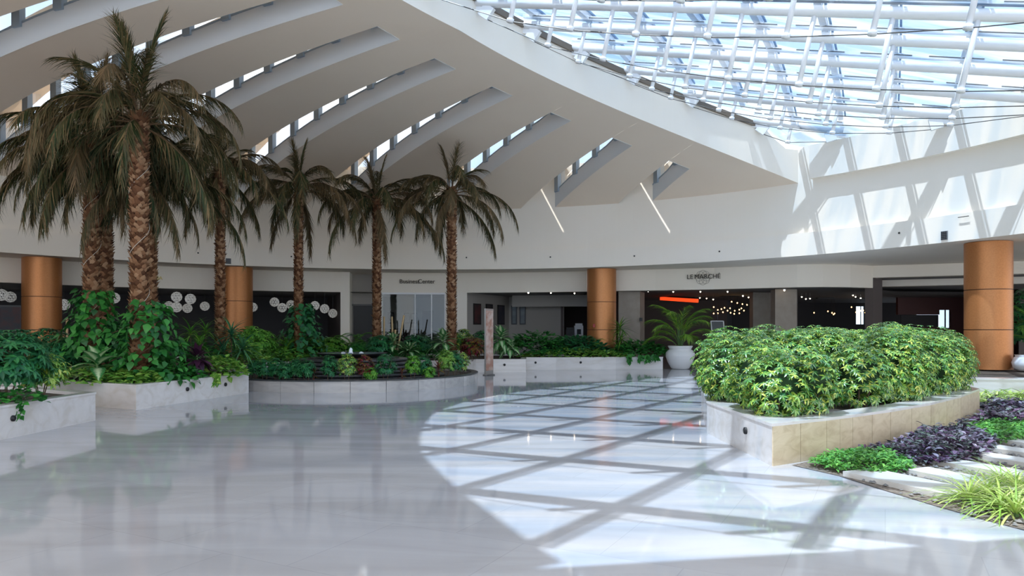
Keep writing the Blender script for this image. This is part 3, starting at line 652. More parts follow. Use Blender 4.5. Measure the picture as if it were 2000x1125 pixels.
def palm(x, d, ycrown, label, r=.17, seed=1, nf=34, sc=1.0, wire=False, lean=(0, 0), top=1.0, minz=None):
    rng = random.Random(seed); base = at(x, d); z0 = .44; hc = zy(ycrown, d)-z0
    t = thing('palm_tree', label, 'palm tree', (*base, z0), 'dry brown palm trees in the planted beds')
    t['_local'] = 1
    v, core = trunk_mesh(rng, hc, r, lean); ct = obj('trunk', core, M['trunkdark'], t, True); bk = v.build('bark_scales', M['trunk'], None); bk.parent = ct
    if wire:
        w = MB(); pts = []
        for i in range(140):
            q = i/139; a = q*PI*7; pts.append((math.cos(a)*(r*1.22)+lean[0]*q**1.5, math.sin(a)*(r*1.22)+lean[1]*q**1.5, .5+q*(hc-1.0)))
        w.tube(pts, .006, 4); obj('wire', w, M['wire'], t)
    ga = 2.399963; a = rng.uniform(0, 6)
    for i in range(nf):
        q = i/(nf-1); a += ga+rng.uniform(-.15, .15)
        k = 0 if q < .07 else 7 if rng.random() < .10 else (1 if q < .18 else 2 if q < .36 else 3 if q < .58 else 4 if q < .82 else 5 if q < .95 else 6)
        me, mr = FR[k]; o = bpy.data.objects.new('frond', me); COL.objects.link(o); o.parent = t
        s = sc*rng.uniform(.88, 1.08)*(top if q < .2 else 1); o.scale = (s, s, s); o.rotation_euler = (0, rng.uniform(-.08, .08), a)
        zz = hc-.30*q; o.location = (lean[0]+math.cos(a)*.07, lean[1]+math.sin(a)*.07, zz)
        c = bpy.data.objects.new('rachis', mr); COL.objects.link(c); c.parent = o
    return t
palm(272, 16.0, 222, 'tallest palm tree, front of the left group, crown nearest the camera', .17, 11, 34, .95, True, (0, 0), .95)
palm(179, 17.6, 285, 'thick palm tree in front of the left pair, wrapped with pale wire', .165, 12, 32, .95, True)
palm(206, 19.2, 300, 'palm tree close behind the left front trunk, its stem half hidden', .16, 13, 30, .95)
palm(293, 18.6, 335, 'palm tree directly behind the tallest one, mostly hidden by it', .15, 14, 26, .9)
palm(430, 22.0, 322, 'slim palm tree in front of the second copper column', .125, 15, 24, .88, False, (0, 0), .62)
palm(583, 25.4, 358, 'slim palm tree rising behind the left side of the fountain', .135, 16, 25, .95, False, (0, 0), .72)
palm(736, 26.9, 385, 'slim palm tree straight behind the fountain bowl', .14, 17, 24, .95, False, (0, 0), .72)
palm(882, 25.9, 368, 'rightmost palm tree, right of the fountain by the white pier', .15, 18, 26, .90, False, (0, 0), .72)
# ---- generic garden plants; each is one thing with its stems as a part
rngG = random.Random(21)
def plant(name, label, cat, pos, group=None): return thing(name, label, cat, pos, group)
HEART = grid_leaf(1, .85, .25, .15, 4, 'heart'); OV = grid_leaf(1, .42, .25, .3, 4, 'ovate'); OVW = grid_leaf(1, .5, .45, .25, 6, 'ovate'); STR = grid_leaf(1, .075, .75, .5, 6, 'strap'); STRN = grid_leaf(1, .05, 1.0, .4, 6, 'strap'); SM = grid_leaf(1, .5, .2, .25, 2, 'ovate')
LEAFLET = grid_leaf(1, .36, .22, .2, 3, 'ovate'); NAR = grid_leaf(1, .14, .3, .3, 2, 'ovate')
def mound(name, label, cat, pos, rx, ry, h, n, tpl, size, m, group=None, kind=None, up=.35, seed=None, cascade=None):
    """low mass of leaves over a domed top: one object"""
    rng = random.Random(sum(ord(c)*(i+1) for i, c in enumerate(label))); lv = Leaves(rng)
    for _ in range(n):
        a = rng.uniform(0, 2*PI); q = math.sqrt(rng.random()); x, y = math.cos(a)*q, math.sin(a)*q
        z = h*max(.06, (1-q*q))**.6*rng.uniform(.55, 1.08); el = rng.uniform(-.3, .9)*(1-q*.5)+up*.4
        az = a+rng.uniform(-1.3, 1.3); lv.add(tpl, (pos[0]+x*rx, pos[1]+y*ry, pos[2]+z), sph(az, el), (math.cos(a)*q*.8, math.sin(a)*q*.8, 1), size*rng.uniform(.7, 1.25))
    if cascade:
        for (cx, cy, cz0, cz1, k) in cascade:
            for i in range(k): lv.add(tpl, (cx+rng.uniform(-.07, .07), cy+rng.uniform(-.05, .03), cz0+(cz1-cz0)*i/k), sph(rng.uniform(-2.6, -.5), rng.uniform(-1.2, -.1)), (0, -1, .6), size*rng.uniform(.6, 1))
    o = lv.build(name, m, None, origin=pos); return tag(o, label, cat, group, kind)
def hv(s): return sum(ord(c)*(i+1) for i, c in enumerate(s)) % 9973
def rosette(name, label, cat, pos, n, L, tpl, m, el0=1.2, el1=-.1, stem=.1, group=None, spread=.05, lean=0):
    rng = random.Random(hv(label)); t = plant(name, label, cat, pos, group); lv = Leaves(rng); b = MB(); b.tube([pos, (pos[0]+lean, pos[1], pos[2]+stem)], .02, 6)
    for i in range(n):
        q = i/max(1, n-1); a = i*2.39996+rng.uniform(-.2, .2); el = el0+(el1-el0)*q+rng.uniform(-.12, .12)
        lv.add(tpl, (pos[0]+lean+math.cos(a)*spread*q, pos[1]+math.sin(a)*spread*q, pos[2]+stem*(1-.35*q)), sph(a, el), (0, 0, 1), L*rng.uniform(.8, 1.1)*(.8+.25*q))
    lv.build('leaves', m, t); obj('stem', b, M['stem'], t); return t
def cane(name, label, cat, pos, tiers, m, L, tpl, n=26, group=None):
    """upright dracaena: bare cane with a rosette at the top of every tier"""
    rng = random.Random(hv(label)); t = plant(name, label, cat, pos, group); lv = Leaves(rng); b = MB()
    for (dx, h) in tiers:
        b.tube([pos, (pos[0]+dx, pos[1], pos[2]+h)], .016, 6)
        for i in range(n):
            q = i/(n-1); a = i*2.39996; el = 1.35-1.5*q; lv.add(tpl, (pos[0]+dx, pos[1], pos[2]+h-.14*q), sph(a, el), (0, 0, 1), L*rng.uniform(.8, 1.1))
    lv.build('leaves', m, t); obj('cane', b, M['wood'], t); return t
def umbrella(name, label, cat, pos, h, r, n, m, size=.12, group=None, stems=4, pal=True):
    """schefflera-type shrub: leaf wheels over a rounded crown on thin stems"""
    rng = random.Random(hv(label)); t = plant(name, label, cat, pos, group); lv = Leaves(rng); b = MB()
    for k in range(stems): a = 2*PI*k/stems; b.tube([(pos[0]+.03*math.cos(a), pos[1]+.03*math.sin(a), pos[2]), (pos[0]+math.cos(a)*r*.5, pos[1]+math.sin(a)*r*.5, pos[2]+h*.75)], .009, 5)
    for _ in range(n):
        a = rng.uniform(0, 2*PI); c = rng.uniform(-.75, 1); q = math.sqrt(1-c*c); o = np.array([math.cos(a)*q, math.sin(a)*q, c]); rr = rng.uniform(.75, 1.05)
        p = np.array(pos)+np.array([0, 0, h*.62])+o*np.array([r, r, h*.42])*rr; nrm = o*.7+np.array([0, 0, .8]); nrm /= np.linalg.norm(nrm)
        wheel(lv, rng, p, nrm, size*rng.uniform(.8, 1.2))
    lv.build('leaves', m, t); obj('stem', b, M['wood'], t); return t
def wheel(lv, rng, p, nrm, size, k=7):
    x = np.cross(nrm, [0.3, .2, 1.0]); x /= np.linalg.norm(x)+1e-6; y = np.cross(nrm, x); a0 = rng.uniform(0, 6)
    for i in range(k): a = a0+2*PI*i/k; lv.add(LEAFLET, p, x*math.cos(a)+y*math.sin(a)+nrm*rng.uniform(-.25, .15), nrm, size*rng.uniform(.85, 1.1))
def vine(label, x, d, r, z0, z1, n, m, size=.17, group=None, wob=.3):
    rng = random.Random(hv(label)); c = at(x, d); t = plant('climbing_vine', label, 'vine', (*c, z0), group); lv = Leaves(rng); b = MB(); pts = []
    for i in range(40): q = i/39; a = q*PI*4; pts.append((c[0]+math.cos(a)*r*.55, c[1]+math.sin(a)*r*.55, z0+(z1-z0)*q))
    b.tube(pts, .008, 5)
    for _ in range(n):
        q = rng.random()**1.25; a = rng.uniform(0, 2*PI); rr = r*(1.0+wob*rng.uniform(-1, 1))*(1.9-1.2*q)
        lv.add(HEART, (c[0]+math.cos(a)*rr, c[1]+math.sin(a)*rr, z0+(z1-z0)*q), sph(a+rng.uniform(-.9, .9), rng.uniform(-1.1, .1)), (math.cos(a), math.sin(a), .8), size*rng.uniform(.6, 1.2))
    lv.build('leaves', m, t); obj('stem', b, M['wood'], t); return t
def areca(name, label, cat, pos, h, n, L, m, group=None, leaf=.26, tilt=(1.35, .35), bend=1.5, npair=26):
    rng = random.Random(hv(label)); t = plant(name, label, cat, pos, group)
    for i in range(n):
        q = i/max(1, n-1); a = i*2.39996+.4; lv, rb = frond_mesh(rng, L*rng.uniform(.8, 1.1), tilt[0]+(tilt[1]-tilt[0])*q, bend*rng.uniform(.8, 1.15), leaf, npair, .25)
        c, s = math.cos(a), math.sin(a); R = np.array([[c, s, 0], [-s, c, 0], [0, 0, 1]]); off = np.array(pos)+np.array([.05*c, .05*s, h*(1-.5*q)])
        lv.V = [v @ R+off for v in lv.V]; f = lv.build('frond', m, t)
        rb.v = [tuple(np.array(v) @ R+off) for v in rb.v]; rb.tube([(pos[0]+.05*c, pos[1]+.05*s, pos[2]), tuple(off)], .014, 5); g_ = obj('stalk', rb, M['stem'], None, origin=pos); g_.parent = f
    return t
# ------------------------------------------------------------------ planting, near left bed
zs0 = .44
def A(x, d, z=zs0): return (*at(x, d), z)
umbrella('umbrella_shrub', 'big dark green shrub at the left edge spilling over the nearest planter', 'shrub', A(12, 11.2), 1.12, .62, 330, M['schef'], .13, None, 6)
umbrella('umbrella_shrub', 'yellow-tipped green shrub at the right end of the nearest planter', 'shrub', A(80, 11.9), .75, .40, 150, M['schefvar'], .11)
mound('trailing_ivy', 'trailing ivy hanging over the nearest planter wall at the left edge', 'ivy', A(40, 10.9, .46), .35, .3, .25, 130, HEART, .10, M['heart'], cascade=[(-7.38, 10.75, .56, .26, 34)])
umbrella('umbrella_shrub', 'dark shrub behind the far-left copper column foot', 'shrub', A(85, 17.5), 1.15, .7, 220, M['schef'], .14)
umbrella('umbrella_shrub', 'dark reddish-green shrub left of the wire-wrapped palm', 'shrub', A(120, 15.6 + 1.2), .95, .5, 140, M['schef'], .13)
mound('pothos', 'pale green leafy ground plants along the left front edge of the palm planter', 'foliage', A(180, 15.3), 1.25, .55, .32, 420, OV, .20, M['pothos'])
mound('pothos', 'pale green leafy ground plants behind the planter corner, below the vines', 'foliage', A(262, 15.25), .55, .45, .28, 240, OV, .19, M['pothos'])
mound('pothos', 'bright yellow-green trailing plant spilling over the right front of the palm planter', 'foliage', A(428, 17.3), .62, .55, .50, 330, HEART, .15, M['pothos'], cascade=[(-6.92, 16.75, .60, .34, 30), (-6.85, 17.3, .58, .44, 18)])
mound('pothos', 'mid green leafy ground plants between the vine and the purple plant', 'foliage', A(330, 16.2), .75, .6, .42, 330, OV, .17, M['heart'])
t = rosette('dumb_cane', 'big dumb cane with broad pale-veined leaves at the front of the palm planter', 'plant', A(190, 15.1), 13, .60, OVW, M['dief'], 1.15, -.15, .50)
t = rosette('purple_plant', 'dark purple leafy plant at the front edge of the palm planter', 'plant', A(385, 16.6), 46, .34, OV, M['purple'], 1.3, -.9, .62, spread=.16)
vine('heart-leaf vine climbing the wire-wrapped pair of palms at left', 182, 17.0, .42, zs0, 2.55, 520, M['heart'], .19)
vine('heart-leaf vine climbing the tallest palm and the one behind it', 290, 15.9, .42, zs0, 2.25, 520, M['heart'], .18)
vine('low heart-leaf vine between the two palm groups', 235, 16.8, .45, zs0, 1.7, 260, M['heart'], .17)
vine('low heart-leaf vine right of the tallest palm', 335, 16.9, .4, zs0, 1.35, 230, M['heart'], .16)
cane('dracaena', 'spiky dracaena behind the purple plant', 'plant', A(372, 18.2), [(0, 1.1), (.25, .8)], M['strap'], .5, STR, 30)
cane('dracaena', 'light green spiky dracaena left of the second copper column', 'plant', A(402, 19.5), [(0, 1.15), (-.2, .85)], M['strap'], .5, STR, 30)
cane('dracaena', 'large dark blue-green dracaena at the foot of the slim palm by the second column', 'plant', A(452, 19.4), [(0, 1.05), (.3, .7), (-.25, .6)], M['strapdark'], .62, STR, 42)
umbrella('umbrella_shrub', 'dense green shrub at the foot of the second copper column', 'shrub', A(488, 21.5), 1.25, .6, 200, M['fern'], .13)
rosette('spider_plant', 'yellow-green strap-leaved plant left behind the fountain, nearest the second column', 'plant', A(530, 24.4), 44, .62, STR, M['strap'], 1.4, 0, .62)
rosette('spider_plant', 'tall yellow-green strap-leaved plant behind the left of the fountain', 'plant', A(560, 24.9), 60, .75, STR, M['strap'], 1.4, -.1, .6)
rosette('spider_plant', 'low yellow-green strap-leaved plant just left of the fountain bowl', 'plant', A(590, 25.4), 44, .6, STR, M['strap'], 1.4, -.1, .42)
rosette('spider_plant', 'yellow-green strap-leaved plant behind the fountain bowl', 'plant', A(632, 26.6), 44, .65, STR, M['strap'], 1.4, -.1, .55)
vine('tall leafy vine climbing the slim palm behind the left of the fountain', 590, 25.6, .45, zs0, 2.55, 480, M['schef'], .2)
mound('garden_shrub', 'leafy green undergrowth between the second column and the fountain', 'foliage', A(520, 22.8), 1.4, .7, .62, 460, OV, .19, M['fern'])
mound('garden_shrub', 'leafy green undergrowth straight behind the fountain bowl', 'foliage', A(660, 27.3), 2.0, .8, .62, 520, OV, .19, M['fern'])
areca('feather_palm', 'arching feather palm in front of the white pier', 'palm', A(690, 27.6), .5, 9, 1.15, M['fern'], leaf=.28)
areca('feather_palm', 'arching feather palm left of the white pier', 'palm', A(648, 28.4), .4, 8, 1.15, M['fern'], leaf=.28)
areca('feather_palm', 'dark feather palm in front of the niche door', 'palm', A(716, 28.6), .5, 8, 1.1, M['strapdark'], leaf=.28)
umbrella('umbrella_shrub', 'dark green shrub at the foot of the palm straight behind the fountain', 'shrub', A(742, 26.2), .95, .5, 150, M['schef'], .15)
umbrella('umbrella_shrub', 'dark green shrub below the office glass', 'shrub', A(815, 27.6), .95, .65, 190, M['schef'], .15)
rosette('dumb_cane', 'tall dumb cane with pale leaves right behind the fountain bowl', 'plant', A(768, 26.3), 26, .46, OVW, M['dief'], 1.25, -.2, .85, spread=.12)
rosette('dumb_cane', 'bushy pale-leaved dumb cane low behind the right side of the fountain', 'plant', A(800, 26.25), 28, .46, OVW, M['dief'], 1.2, -.3, .5, spread=.14)
rosette('dumb_cane', 'tall dumb cane just left of the rightmost palm', 'plant', A(866, 25.75), 26, .5, OVW, M['dief'], 1.25, -.2, .95, spread=.12)
rosette('dumb_cane', 'low dumb cane in front of the rightmost palm', 'plant', A(872, 25.65), 26, .46, OVW, M['dief'], 1.2, -.3, .45, spread=.14)
mound('garden_shrub', 'leafy green undergrowth behind the right side of the fountain', 'foliage', A(820, 26.6), 1.3, .6, .5, 360, OV, .2, M['heart'])
umbrella('croton', 'yellow and green croton right of the rightmost palm', 'shrub', A(905, 26.9), 1.15, .42, 90, M['schefvar'], .17)
umbrella('croton', 'dark red croton right of the rightmost palm, in front of the yellow one', 'shrub', A(922, 26.4), .9, .45, 120, M['red'], .16)
umbrella('umbrella_shrub', 'dark green shrub behind the slim signboard', 'shrub', A(945, 28.0), 1.15, .5, 130, M['schef'], .16)
rosette('dumb_cane', 'tallest dumb cane right of the slim signboard, drooping over the planter', 'plant', A(978, 27.2), 34, .55, OVW, M['dief'], 1.3, -.7, 1.0, spread=.12)
rosette('dumb_cane', 'second dumb cane close to the far planter corner', 'plant', A(995, 27.3), 26, .46, OVW, M['dief'], 1.2, -.6, .6, spread=.14)
mound('bed_foliage', 'dark green low foliage filling the left half of the far planter', 'foliage', A(1048, 29.7), 1.5, .8, 1.0, 900, OV, .25, M['heart'])
mound('bed_foliage', 'blue-green low foliage in the middle of the far planter', 'foliage', A(1125, 29.8), 1.5, .65, .85, 820, OV, .26, M['schef'])
mound('bed_foliage', 'bright green trailing leaves along the front edge of the far planter', 'foliage', A(1120, 29.15), 2.3, .3, .35, 620, OV, .2, M['pothos'])
mound('bed_foliage', 'glossy dark leaves at the right end of the far planter hanging over its wall', 'foliage', A(1250, 29.6), 1.15, .6, .68, 720, OV, .24, M['heart'], cascade=[(at(1228, 28.9)[0], 28.85, .62, .30, 30), (at(1265, 28.9)[0], 28.9, .6, .36, 24), (at(1250, 28.9)[0], 28.9, .6, .38, 24), (at(1280, 28.9)[0], 28.92, .62, .42, 18)])
areca('feather_palm', 'small light green feather palm in front of the copper column', 'palm', A(1150, 29.9), .25, 8, 1.0, M['areca'], leaf=.22)
cane('dracaena', 'tall light green dracaena right of the copper column', 'plant', A(1211, 29.8), [(0, 1.25), (.05, .8), (-.05, .45)], M['strap'], .62, STR, 34)
mound('garden_shrub', 'light green undergrowth left of the fountain, behind the purple plant', 'foliage', A(470, 20.2), .9, .7, .75, 420, OV, .18, M['pothos'])
mound('garden_shrub', 'fresh green undergrowth behind the left half of the fountain', 'foliage', A(585, 26.3), 1.6, .7, .85, 520, OV, .2, M['fern'])
mound('garden_shrub', 'tall mixed undergrowth between the tallest palm and the slim palm', 'foliage', A(362, 18.9), 1.1, .7, .85, 420, OV, .2, M['heart'])
umbrella('umbrella_shrub', 'light green shrub just left of the fountain rear', 'shrub', A(505, 22.6), 1.15, .55, 190, M['fern'], .15)
umbrella('umbrella_shrub', 'round green shrub behind the fountain bowl, left of the white pier', 'shrub', A(650, 27.2), .85, .6, 170, M['fern'], .15)
umbrella('umbrella_shrub', 'green shrub right of the white pier, low behind the bowl', 'shrub', A(705, 27.4), .7, .55, 150, M['heart'], .15)
umbrella('umbrella_shrub', 'round dark shrub filling the gap between the two vine-wrapped palm groups', 'shrub', A(232, 18.2), 1.35, .6, 190, M['schef'], .16)
# ------------------------------------------------------------------ fountain
FX, FY, FR_ = -4.8, 21.8, 3.75
t = thing('fountain_kerb', 'round pale stone kerb of the fountain bed', 'kerb', (FX, FY, 0))
for k in range(26):
    b = MB(); a0_, a1_ = 2*PI*k/26+.07+.0016, 2*PI*(k+1)/26+.07-.0016; cs = [(FX+math.cos(a0_+(a1_-a0_)*j/5)*FR_, FY+math.sin(a0_+(a1_-a0_)*j/5)*FR_) for j in range(6)]; b.wall(cs, 0, .29, .15); obj('kerb_stone', b, M['kerb'], t)
b = MB(); b.lathe([(FR_-.03, 0), (FR_-.03, .28), (FR_-.16, .28)], FX, FY, 64, False); obj('backing', b, M['black'], t)
b = MB(); b.lathe([(FR_+.015, .285), (FR_+.015, .315), (FR_-.18, .315), (FR_-.18, .285)], FX, FY, 96, False); obj('rim', b, M['slate'], t)
b = MB(); b.poly([(FX+math.cos(2*PI*k/64)*(FR_-.17), FY+math.sin(2*PI*k/64)*(FR_-.17), .22) for k in range(64)]); obj('soil_bed', b, M['soil'], t)
t = thing('fountain', 'dark slate fountain with stepped rings, a black bowl and a small bubbling jet', 'fountain', (FX, FY, .22))
for k, (r, z) in enumerate(((2.75, .24), (2.6, .33), (2.4, .42), (2.15, .51), (1.9, .60), (1.6, .69))):
    b = MB(); b.lathe([(r-.25, z-.02), (r-.02, z-.02), (r, z), (r, z+.035), (r-.02, z+.05), (r-.4, z+.05)], FX, FY, 72); obj('step_ring', b, M['slate'], t)
b = MB(); b.lathe([(1.35, .22), (1.35, .76)], FX, FY, 64); obj('drum', b, M['black'], t)
b = MB(); b.lathe([(.55, .74), (.85, .80), (1.03, .87), (1.05, .90), (1.0, .90), (.93, .86)], FX-.05, FY, 72); obj('bowl', b, M['black'], t, True)
b = MB(); b.poly([(FX-.05+math.cos(2*PI*k/48)*.98, FY+math.sin(2*PI*k/48)*.98, .888) for k in range(48)]); obj('water', b, M['water'], t)
for (dx, dy, h, r) in ((-.08, -.1, .16, .055), (.24, -.1, .04, .05), (-.35, .1, .03, .05)):
    b = MB(); rg = random.Random(4)
    prof = [(r*1.5, .885), (r*1.05, .91), (r*.85, .89+h*.4), (r*.9, .89+h*.7), (r*.45, .89+h)]; b.lathe(prof, FX+dx, FY+dy, 14)
    b.v = [(x+rg.uniform(-.012, .012), y+rg.uniform(-.012, .012), z+rg.uniform(-.01, .015)) for x, y, z in b.v]; obj('water_jet', b, M['foam'], t, True)
# young plants round the fountain kerb
def sprout(x, dr, h, r, m, kind, label, nw=14):
    """one young plant on the ring bed seen at picture column x"""
    q = (x-1000)/F; Aq = q*q+1; R = FR_-dr; Bq = -2*(q*FX+FY); Cq = FX*FX+FY*FY-R*R; dd = max(0, Bq*Bq-4*Aq*Cq); d = (-Bq-math.sqrt(dd))/(2*Aq); pos = (q*d, d, .22)
    if kind == 'schef': return umbrella('young_umbrella_shrub', label, 'shrub', pos, h, r, int(nw*1.7), M[m], .085, 'young shrubs round the fountain', 2)
    return cane('young_cordyline', label, 'plant', pos, [(0, h*.62)], M[m], h*.5, grid_leaf(1, .16, .4, .4, 4, 'strap'), nw, 'young shrubs round the fountain')
sp = [(497, .5, .55, .20, 'schef', 'schef', 'young dark shrub beside the palm planter end, first of the fountain ring'),
 (517, .35, .60, .24, 'schef', 'schef', 'second young dark shrub from the palm planter on the fountain ring'),
 (540, .55, .62, .22, 'schef', 'schef', 'third young dark shrub from the palm planter, behind its neighbours'),
 (556, .3, .52, .20, 'schef', 'schef', 'low young dark shrub at the left front of the fountain ring'),
 (578, .5, .60, .22, 'schef', 'schef', 'fuller young green shrub left of the small brown plant on the ring'),
 (598, .35, .62, .24, 'schef', 'schef', 'young green shrub just left of the small brown plant on the ring'),
 (613, .45, .45, .14, 'red', 'cord', 'small brown spiky plant at the left front of the fountain ring'),
 (644, .4, .72, .22, 'schef', 'schef', 'young shrub on a single bare stem left of the variegated one'),
 (677, .38, .74, .24, 'schefvar', 'schef', 'young yellow-green variegated shrub in front of the fountain bowl'),
 (712, .5, .72, .24, 'red', 'schef', 'crimson-leaved young shrub in front of the fountain bowl'),
 (724, .28, .40, .17, 'fern', 'schef', 'very low fresh green shrub in front of the crimson one'),
 (753, .5, .74, .30, 'schef', 'schef', 'large dark young shrub right of the crimson one'),
 (785, .4, .42, .12, 'red', 'cord', 'small brown spiky plant right of the large dark young shrub'),
 (806, .42, .70, .20, 'fern', 'schef', 'light green young shrub on a thin stem, right front of the ring'),
 (828, .5, .66, .22, 'schef', 'schef', 'blue-green young shrub right of the thin-stemmed light one'),
 (838, .25, .38, .18, 'fern', 'schef', 'low bright green shrub at the right front rim of the ring'),
 (856, .45, .55, .14, 'red', 'cord', 'reddish spiky plant at the right of the fountain ring'),
 (872, .5, .80, .26, 'pothos', 'schef', 'pale green young shrub near the right end of the ring'),
 (889, .45, .74, .24, 'schef', 'schef', 'young shrub second from the right end of the ring'),
 (902, .4, .70, .22, 'schefvar', 'schef', 'rightmost young shrub leaning over the kerb of the ring')]
for x, dr, h, r, m, kd, lb in sp: sprout(x, dr, h, r, m, kd, lb, 60 if kd == 'schef' and r > .19 else 34 if kd == 'schef' else 24)
# ------------------------------------------------------------------ bamboo poles
for i, (x, d, z1, dx, lb) in enumerate(((131, 22, 1.95, 0, 'tall bamboo pole right of the far-left copper column'), (124, 22, 1.45, 0, 'short bamboo pole close to the far-left copper column'), (139, 22, 1.25, .02, 'short thick bamboo pole left of the palm vines'),
    (750, 27.4, 2.1, 0, 'bamboo pole hard against the palm behind the fountain'), (767, 27.4, 2.1, -.03, 'left of the two long bamboo poles before the office glass'), (772, 27.2, 1.6, 0, 'short bamboo pole between the two long ones'), (781, 27.3, 2.15, .16, 'leaning right-hand bamboo pole before the office glass'))):
    p = at(x, d); b = MB(); b.tube([(p[0]-dx, p[1], .44)]+[(p[0]-dx+dx*2*k/6, p[1], .44+(z1-.44)*k/6) for k in range(1, 7)], .036, 10)
    for k in range(1, 6): q = (p[0]-dx+dx*2*k/6, p[1], .44+(z1-.44)*k/6); b.tube([(q[0], q[1], q[2]-.01), (q[0], q[1], q[2]+.01)], .041, 10)
    place('bamboo_pole', b, M['bamboo'], lb, 'bamboo pole', 'bamboo poles in the beds', True)
# ------------------------------------------------------------------ big hedge on the right
rng = random.Random(77)
def inpoly(p, poly):
    c = False; j = len(poly)-1
    for i in range(len(poly)):
        if (poly[i][1] > p[1]) != (poly[j][1] > p[1]) and p[0] < (poly[j][0]-poly[i][0])*(p[1]-poly[i][1])/(poly[j][1]-poly[i][1])+poly[i][0]: c = not c
        j = i
    return c
PI_ = inset(PR, .62); lumps = []
while len(lumps) < 46:
    p = (rng.uniform(2.8, 9.2), rng.uniform(8.2, 16.6))
    if inpoly(p, PI_):
        r = rng.uniform(.42, .62); lumps.append((p[0], p[1], rng.uniform(.88, 1.08), r))
lumps += [(3.45, 9.35, .86, .42), (3.9, 9.55, .9, .42), (3.5, 10.1, .95, .45), (3.45, 11.2, .95, .5), (3.75, 12.6, 1.0, .55), (4.1, 13.6, 1.0, .5), (5.1, 10.6, .9, .45), (6.2, 11.5, .95, .5), (7.2, 12.5, .95, .5), (8.1, 13.5, .95, .55), (8.6, 14.2, 1.0, .5)]
lv = Leaves(rng); st = MB()
for (x, y, z, r) in lumps:
    n = int(430*r*r*4.6)
    for _ in range(n):
        a = rng.uniform(0, 2*PI); c = rng.uniform(-.85, 1); q = math.sqrt(1-c*c); o = np.array([math.cos(a)*q, math.sin(a)*q, c]); p = np.array([x, y, z])+o*r*rng.uniform(.85, 1.1)*np.array([1, 1, 1.12])
        if p[2] < .5: continue
        if any((p[0]-X)**2+(p[1]-Y)**2+(p[2]-Z)**2 < (R*.78)**2 for X, Y, Z, R in lumps): continue
        nrm = o*.75+np.array([0, 0, .75]); nrm /= np.linalg.norm(nrm); wheel(lv, rng, p, nrm, rng.uniform(.05, .095), rng.choice((6, 7, 8)))
    for k in range(4): a = rng.uniform(0, 6.28); st.tube([(x+.1*math.cos(a), y+.1*math.sin(a), .44), (x+.5*r*math.cos(a), y+.5*r*math.sin(a), z)], .012, 5)
hedge = thing('variegated_hedge', 'large sunlit yellow-green variegated hedge filling the right planter', 'hedge', (5.8, 12.4, .44))
lv.build('leaves', M['schefvar'], hedge); obj('stems', st, M['wood'], hedge)
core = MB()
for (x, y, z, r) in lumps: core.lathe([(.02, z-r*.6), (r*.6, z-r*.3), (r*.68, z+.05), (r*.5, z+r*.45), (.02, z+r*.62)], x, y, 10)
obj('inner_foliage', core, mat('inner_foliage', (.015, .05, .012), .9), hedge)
# ------------------------------------------------------------------ ground bed on the right
GB = [(3.3, 8.45), (3.57, 7.83), (3.72, 7.04), (3.85, 6.44), (4.0, 5.93), (4.3, 5.1), (12, 5.0), (16, 17.5), (9.6, 16.5), (9.0, 14.4), (8.73, 13.4), (7.5, 12), (6.3, 10.8), (5.2, 9.87), (4.4, 9.28), (3.92, 8.95)]
b = MB(); b.poly([(*p, .006) for p in GB]); o = struct('floor', b, mat('pebble_soil', (.13, .10, .075), .95, noise=((.26, .22, .18), 30, .4, .65), bump=.6))
# slabs: long step stones side by side
dv = Vector((.40, -.9165)); nv = Vector((.9165, .40)); k = 0
SL = [((3.60, 7.80), .40, 1.22), ((4.36, 7.92), .30, 2.0), ((4.97, 8.5), .29, 2.3), ((5.66, 8.95), .29, 2.5), ((6.22, 9.45), .29, 2.6), ((6.86, 10.04), .29, 2.7), ((7.55, 10.5), .29, 2.8)]
lbs = ['nearest pale stepping slab at the edge of the marble floor', 'second pale stepping slab from the marble floor', 'third stepping slab, beside the purple plants', 'fourth stepping slab, behind the shaded one', 'fifth stepping slab from the marble floor', 'sixth stepping slab, near the green clump', 'farthest low stepping slab at the right edge']
for ((x, y), w, L), lb in zip(SL, lbs):
    p = Vector((x, y)); q = [p, p+nv*w*1.15, p+nv*w*1.15+dv*L, p+dv*L]; b = MB(); b.prism([tuple(v) for v in q][::-1], .004, .06)
    place('stepping_slab', b, M['slab'], lb, 'stepping stone', 'pale stepping slabs in the garden path')
